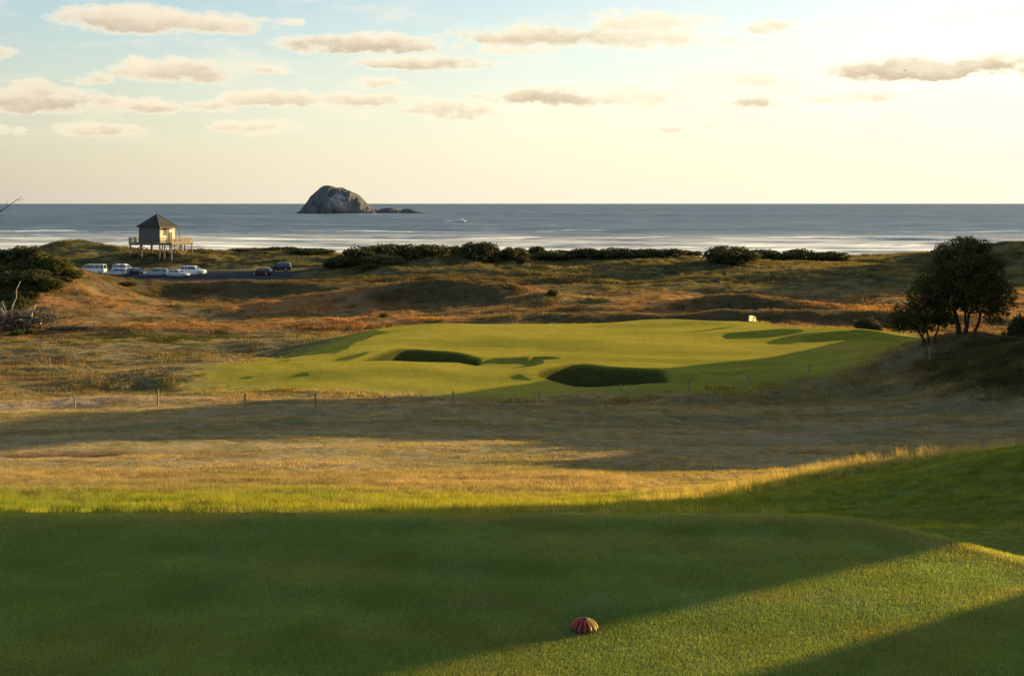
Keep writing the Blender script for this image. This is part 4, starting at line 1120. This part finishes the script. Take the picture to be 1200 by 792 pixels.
# fence
def build_fence():
    mat = solid('fence_timber', (.30, .235, .15), .85, var=.3, scale=6, bump=.3); wire = solid('fence_wire', (.20, .18, .15), .6, var=.1)
    spots = [(87, 480, 15), (185, 475.5, 19), (287, 478, 17), (370, 480, 19), (452, 478, 15), (531, 475, 17), (632, 471.5, 14), (728, 464, 14), (807, 458.5, 15), (877, 451, 14), (948, 440, 13), (1015, 431, 13), (1090, 423, 15)]
    P = []
    for px, py, hp in spots:
        x, y, z = hit(px, py); P.append((x, y, z, hp * y / FPX))
    x0, y0, z0, _ = P[0]
    root = empty('wire_fence', (x0, y0, z0)); tag(root, 'low wire fence of wooden posts running across in front of the green', 'fence')
    rg = random.Random(2); tops = []
    for x, y, z, h in P:
        mb = MB(); l = (rg.gauss(0, .03), rg.gauss(0, .03)); a = Vector((x - x0, y - y0, z - z0 - .3)); b = Vector((x - x0 + l[0], y - y0 + l[1], z - z0 + h))
        mb.tube([a, b - Vector((0, 0, .03)), b], [.065, .058, .045], 8); mb.build('post', mat, root); tops.append(b)
    for k, dz in enumerate((.12, .48)):
        mb = MB(); pts = []
        for i in range(len(tops) - 1):
            p, q = tops[i] - Vector((0, .07, dz)), tops[i + 1] - Vector((0, .07, dz))
            for j in range(6):
                f = j / 6; v = p.lerp(q, f); v.z -= .16 * 4 * f * (1 - f); pts.append(v)
        pts.append(q); mb.tube(pts, .010, 4); mb.build('wire', wire, root)
build_fence()

# flagstick
def build_flag():
    x, y = 28.2, 132.0; z = gz(x, y); y_ = y
    top = EYE - (369.5 - HZ) / FPX * y
    root = empty('golf_flag', (x, y, z)); tag(root, 'white flag on a thin flagstick standing at the back of the green', 'flag')
    wm = grass_material('flag_cloth', (.80, .79, .76), .35, 1.0, .02); pm = solid('flagstick', (.62, .58, .45), .4, var=.08)
    h = top - z
    mb = MB(); mb.tube([(0, 0, -.1), (0, 0, h)], [.022, .018], 8); mb.tube([(0, 0, h), (0, 0, h + .03)], [.02, .012], 8); mb.build('pole', pm, root)
    nx, nz = 14, 8; W, Hh = .80, .66
    vs, fs = [], []
    for j in range(nz + 1):
        for i in range(nx + 1):
            f = i / nx; vs.append((.012 + W * f, .10 * math.sin(f * 7.5 + j * .35) * (.3 + f) - .12 * f, h - .02 - Hh * j / nz * (1 - .05 * f) - .10 * f * f))
    for j in range(nz):
        for i in range(nx): a = j * (nx + 1) + i; fs.append((a, a + 1, a + nx + 2, a + nx + 1))
    mb = MB(); mb.add(vs, fs); mb.build('flag', wm, root, smooth=True)
    mb = MB(); mb.tube([(0, 0, .012), (0, 0, .02)], [.055, .055], 16); mb.build('cup', solid('cup_rim', (.6, .6, .58), .5), root)
build_flag()

# tee marker
def build_marker():
    x, y, z = hit(685, 737); root = empty('tee_marker', (x, y, z), R(0)); tag(root, 'small ribbed half dome tee marker, red on its left and yellow on its right', 'tee marker')
    Rr = 16.0 / FPX * y; H = Rr * .78
    rm = solid('red_rib', (.34, .012, .008), .35, var=.2, scale=30, coat=.2); ym = solid('yellow_rib', (.80, .45, .02), .35, var=.2, scale=30, coat=.2); om = solid('orange_rib', (.52, .13, .012), .35, var=.2, scale=30)
    dk = solid('marker_core', (.03, .016, .010), .6, var=.2); gold = solid('pale_rib_edge', (.55, .42, .10), .35, var=.2)
    mb = MB(); n = 20
    prof = [(Rr * .90 * math.cos(a), H * .90 * math.sin(a)) for a in np.linspace(0, math.pi / 2 - .02, 9)]
    vs = [(r * math.cos(2 * math.pi * k / n), r * math.sin(2 * math.pi * k / n), zz) for r, zz in prof for k in range(n)]
    fs = [(i * n + k, i * n + (k + 1) % n, (i + 1) * n + (k + 1) % n, (i + 1) * n + k) for i in range(8) for k in range(n)] + [tuple(8 * n + k for k in range(n))]
    mb.add(vs, fs); mb.build('core', dk, root, smooth=True)
    N = 13
    for k in range(N):
        an = 2 * math.pi * (k + .5) / N + .1
        mb = MB(); pts = [(Rr * .93 * math.cos(a) * math.cos(an), Rr * .93 * math.cos(a) * math.sin(an), H * .93 * math.sin(a)) for a in np.linspace(.0, math.pi / 2 - .12, 9)]
        mb.tube(pts, [Rr * .115 * (1 - .5 * (i / 8) ** 2) for i in range(9)], 8)
        right = math.cos(an) > 0.05
        mb.build('rib', (om if k % 4 == 2 else ym) if right else rm, root, smooth=True)
    mb = MB(); mb.tube([(0, 0, H * .9), (0, 0, H * 1.0), (0, 0, H * 1.03)], [Rr * .22, Rr * .2, Rr * .08], 12); mb.build('cap', dk, root, smooth=True)
    mb = MB(); mb.tube([(0, 0, -.004), (0, 0, .007)], [Rr * 1.06, Rr * 1.06], 24); mb.build('base', dk, root)
build_marker()

# gull
def build_gull():
    Y = 150; x = (1061 - 600) / FPX * Y; z = EYE - (83 - HZ) / FPX * Y
    root = empty('seagull', (x, Y, z), R(20)); tag(root, 'white gull gliding before the grey cloud at upper right', 'bird')
    wm = grass_material('gull_white', (.85, .84, .80), .5, 1.0, .02)
    mb = MB(); mb.tube([(-.24, 0, 0), (-.15, 0, .01), (0, 0, .02), (.12, 0, .03), (.2, 0, .04), (.24, 0, .03)], [.02, .05, .07, .055, .04, .012], 8); mb.build('body', wm, root, smooth=True)
    for s in (-1, 1):
        mb = MB(); mb.add([(.1, s * .05, .03), (-.08, s * .05, .03), (-.05, s * .3, .16), (.1, s * .3, .17), (-.12, s * .62, .12), (-.03, s * .60, .13)], [(0, 1, 2, 3), (3, 2, 4, 5)]); mb.build('wing', wm, root)
build_gull()

# ------------------------------------------------------------------ sky, sun, camera
CLOUDS = [  # px, py, half width, half height, weight, tone (0 grey .. 1 pale)
    (150, 27, 92, 20, 1.0, .45), (235, 30, 85, 13, .9, .6), (330, 27, 25, 6, .6, .8), (212, 86, 78, 17, 1.0, .55), (300, 84, 45, 7, .7, .7), (110, 94, 24, 10, .9, .7),
    (50, 121, 100, 17, 1.0, .45), (48, 104, 32, 10, .8, .55), (180, 126, 50, 8, .9, .6), (245, 124, 40, 8, .9, .7), (320, 118, 62, 12, 1.0, .65), (122, 154, 62, 9, .8, .6), (300, 150, 58, 10, .8, .75),
    (430, 54, 110, 13, 1.0, .35), (500, 76, 85, 9, .9, .4), (425, 119, 58, 9, .9, .65), (436, 97, 38, 8, .8, .8), (525, 130, 58, 14, .9, .7), (565, 116, 20, 6, .7, .3),
    (655, 46, 130, 13, 1.0, .4), (755, 28, 85, 16, .8, .95), (760, 50, 110, 14, .7, .9), (645, 116, 68, 13, 1.0, .25), (735, 118, 90, 14, .6, .8), (900, 33, 42, 9, .7, .75),
    (1050, 84, 86, 15, 1.1, .15), (1165, 77, 62, 12, 1.0, .25), (1100, 88, 110, 9, .9, .3), (878, 122, 36, 7, .9, .45), (1010, 116, 70, 9, .7, .7), (785, 153, 26, 6, .6, .6), (828, 148, 24, 5, .6, .6), (885, 95, 45, 12, .6, .95), (610, 60, 60, 9, .6, .8),
    (5, 155, 26, 6, .7, .7), (700, 134, 90, 8, .4, .9), (1240, 84, 60, 16, 1, .3), (-60, 60, 80, 14, 1, .5), (1330, 40, 90, 16, 1, .5), (-120, 110, 90, 14, 1, .5)]

def build_world():
    w = bpy.data.worlds.new('World'); SC.world = w; w.use_nodes = True
    t = NT(w.node_tree); t.n.clear(); out = t.node('ShaderNodeOutputWorld')
    sky = t.node('ShaderNodeTexSky', sky_type='NISHITA'); sky.sun_disc = False
    sky.sun_elevation = R(SUN_EL); sky.sun_rotation = R(SUN_AZ); sky.altitude = 20; sky.air_density = 1.0; sky.dust_density = .6; sky.ozone_density = 1.5
    tc = t.node('ShaderNodeTexCoord').outputs['Generated']
    d = t.vmath('NORMALIZE', tc); s = t.node('ShaderNodeSeparateXYZ'); t.put(s.inputs[0], d)
    az = t.math('ARCTAN2', s.outputs[0], s.outputs[1]); el = t.math('ARCSINE', s.outputs[2])
    cb = t.node('ShaderNodeCombineXYZ'); t.put(cb.inputs[0], az); t.put(cb.inputs[1], el)
    P = cb.outputs[0]
    ns = t.vmath('MULTIPLY', P, (1.0, 1.9, 0)); n1 = t.noise(ns, 26, 7, .58, dist=.25); n2 = t.noise(ns, 62, 6, .62)
    # displace the lookup for billowy outlines
    wn = t.noise(ns, 34, 5, .6, out=1); off = t.vmath('MULTIPLY', t.vmath('SUBTRACT', wn, (.5, .5, .5)), (.055, .014, 0)); Pd = t.vmath('ADD', P, off)
    mx, num, den, tone = None, None, None, None
    for (px, py, hw, hh, wt, tn) in CLOUDS:
        u = (px - 600) / FPX; v = (HZ - py) / FPX
        a = math.atan(u); e = math.atan2(v, math.hypot(1, u)); ru = hw / FPX * math.cos(a) ** 2 * 1.30; rv = hh / FPX * math.cos(a) * 1.42
        q = t.vmath('MULTIPLY_ADD', Pd, (1 / ru, 1 / rv, 0), (-a / ru, -e / rv, 0))
        sp = t.node('ShaderNodeSeparateXYZ'); t.put(sp.inputs[0], q); h = sp.outputs[1]
        hb = t.math('MAXIMUM', h, t.math('MULTIPLY', h, -1.5))
        rr = t.math('ADD', t.math('MULTIPLY', sp.outputs[0], sp.outputs[0]), t.math('MULTIPLY', hb, hb))
        m = t.math('MULTIPLY', t.math('SUBTRACT', 1.0, rr, clamp=True), wt)
        mx = m if mx is None else t.math('MAXIMUM', mx, m)
        mh = t.math('MULTIPLY', m, h); num = mh if num is None else t.math('ADD', num, mh); den = m if den is None else t.math('ADD', den, m)
        mt = t.math('MULTIPLY', m, tn); tone = mt if tone is None else t.math('ADD', tone, mt)
    den = t.math('ADD', den, 1e-4)
    h = t.math('DIVIDE', num, den); tone = t.math('DIVIDE', tone, den)
    dens = t.math('ADD', mx, t.math('MULTIPLY', t.math('SUBTRACT', n1, .52), 1.5))
    dens = t.math('ADD', dens, t.math('MULTIPLY', t.math('SUBTRACT', n2, .5), 1.15))
    inside = t.mr(mx, 0.0, .30)
    cov = t.math('MULTIPLY', t.mr(dens, .04, .82), inside)
    wv = t.vmath('MULTIPLY', Pd, (7.0, 30.0, 0)); n3 = t.noise(wv, 1.0, 6, .6, dist=.3)
    wisp = t.math('MULTIPLY', t.mr(n3, .47, .72, 0, .62), t.math('MULTIPLY', t.mr(el, .035, .085), t.mr(el, .20, .5, 1, .2)))
    thick = t.mr(dens, .28, .95)
    # bright rims and tops, greyer bellies
    belly = t.mr(t.math('ADD', h, t.math('MULTIPLY', t.math('SUBTRACT', n1, .5), 2.2)), -.35, .85, 1.0, .0)
    sh = t.math('MULTIPLY', thick, t.math('MULTIPLY_ADD', belly, .72, .28))
    sh = t.math('MULTIPLY', sh, t.mr(tone, 0, 1, 1.0, .25, False))
    cosn = t.vmath('DOT_PRODUCT', d, (SS, CS, 0.0), out=1)
    lit = t.mix(t.mr(cosn, .05, .7), (1.12, .955, .71, 1), (1.15, 1.04, .77, 1)); drk = t.mix(t.mr(cosn, .05, .7), (.42, .335, .265, 1), (.52, .37, .215, 1))
    cc = t.mix(t.math('MULTIPLY', sh, t.mr(cov, 0, .6)), lit, drk)
    cov = t.math('MAXIMUM', cov, wisp)
    # sunset haze: thick near the horizon and towards the sun
    hz = t.node('ShaderNodeValToRGB'); cr = hz.color_ramp; t.put(hz.inputs[0], t.mr(cosn, -1.0, 1.0, 0.0, 1.0, False))
    stops = [(0.0, (.27, .31, .37)), (.5, (.58, .54, .47)), (.56, (.72, .655, .53)), (.66, (.90, .82, .645)), (.76, (1.0, .93, .73)), (.9, (1.05, 1.0, .80)), (1.0, (1.25, 1.12, .80))]
    while len(cr.elements) < len(stops): cr.elements.new(.5)
    for e_, (p_, c_) in zip(cr.elements, stops): e_.position = p_; e_.color = rgba(c_)
    hf = t.mr(el, -.01, .185, .97, t.mr(cosn, .05, .8, .04, .38), False)
    hf = t.math('MULTIPLY', hf, t.mr(el, .22, .8, 1.0, .12)); hf = t.math('MULTIPLY', hf, t.mr(n1, .3, .7, .93, 1.05, False))
    b1 = t.node('ShaderNodeBackground'); t.put(b1.inputs[0], sky.outputs[0]); b1.inputs[1].default_value = SKY
    b2 = t.node('ShaderNodeBackground'); t.put(b2.inputs[0], cc); b2.inputs[1].default_value = 1.0
    b3 = t.node('ShaderNodeBackground'); t.put(b3.inputs[0], hz.outputs[0]); b3.inputs[1].default_value = 1.0
    m3 = t.node('ShaderNodeMixShader'); t.put(m3.inputs[0], hf); t.l.new(b1.outputs[0], m3.inputs[1]); t.l.new(b3.outputs[0], m3.inputs[2])
    ms = t.node('ShaderNodeMixShader'); t.put(ms.inputs[0], t.math('MULTIPLY', cov, .92)); t.l.new(m3.outputs[0], ms.inputs[1]); t.l.new(b2.outputs[0], ms.inputs[2])
    t.l.new(ms.outputs[0], out.inputs[0])
    w.cycles.sampling_method = 'MANUAL'; w.cycles.sample_map_resolution = 512
SKY = 0.28
build_world()

sun = bpy.data.lights.new('sun', 'SUN'); sun.energy = 10.0; sun.angle = R(.5); sun.color = (1.0, .755, .37)
so = bpy.data.objects.new('sun', sun); C.objects.link(so)
sv = Vector((SS * math.cos(R(SUN_EL)), CS * math.cos(R(SUN_EL)), math.sin(R(SUN_EL))))
so.rotation_euler = sv.to_track_quat('Z', 'Y').to_euler(); so.location = sv * 300

cam = bpy.data.cameras.new('camera'); cam.sensor_width = 36.0; cam.lens = 36.0 * FPX / 1200.0; cam.clip_start = .05; cam.clip_end = 60000
cam.shift_y = -(396 - HZ) / 1200.0
co = bpy.data.objects.new('camera', cam); C.objects.link(co); co.location = (0, 0, EYE); co.rotation_euler = (R(90), 0, 0)
SC.camera = co
SC.render.engine = 'CYCLES'
SC.cycles.max_bounces = 5; SC.cycles.diffuse_bounces = 2; SC.cycles.glossy_bounces = 2; SC.cycles.transmission_bounces = 3; SC.cycles.transparent_max_bounces = 4
SC.cycles.use_denoising = True
SC.view_settings.view_transform = 'Standard'; SC.view_settings.look = 'None'; SC.view_settings.exposure = 0; SC.view_settings.gamma = 1
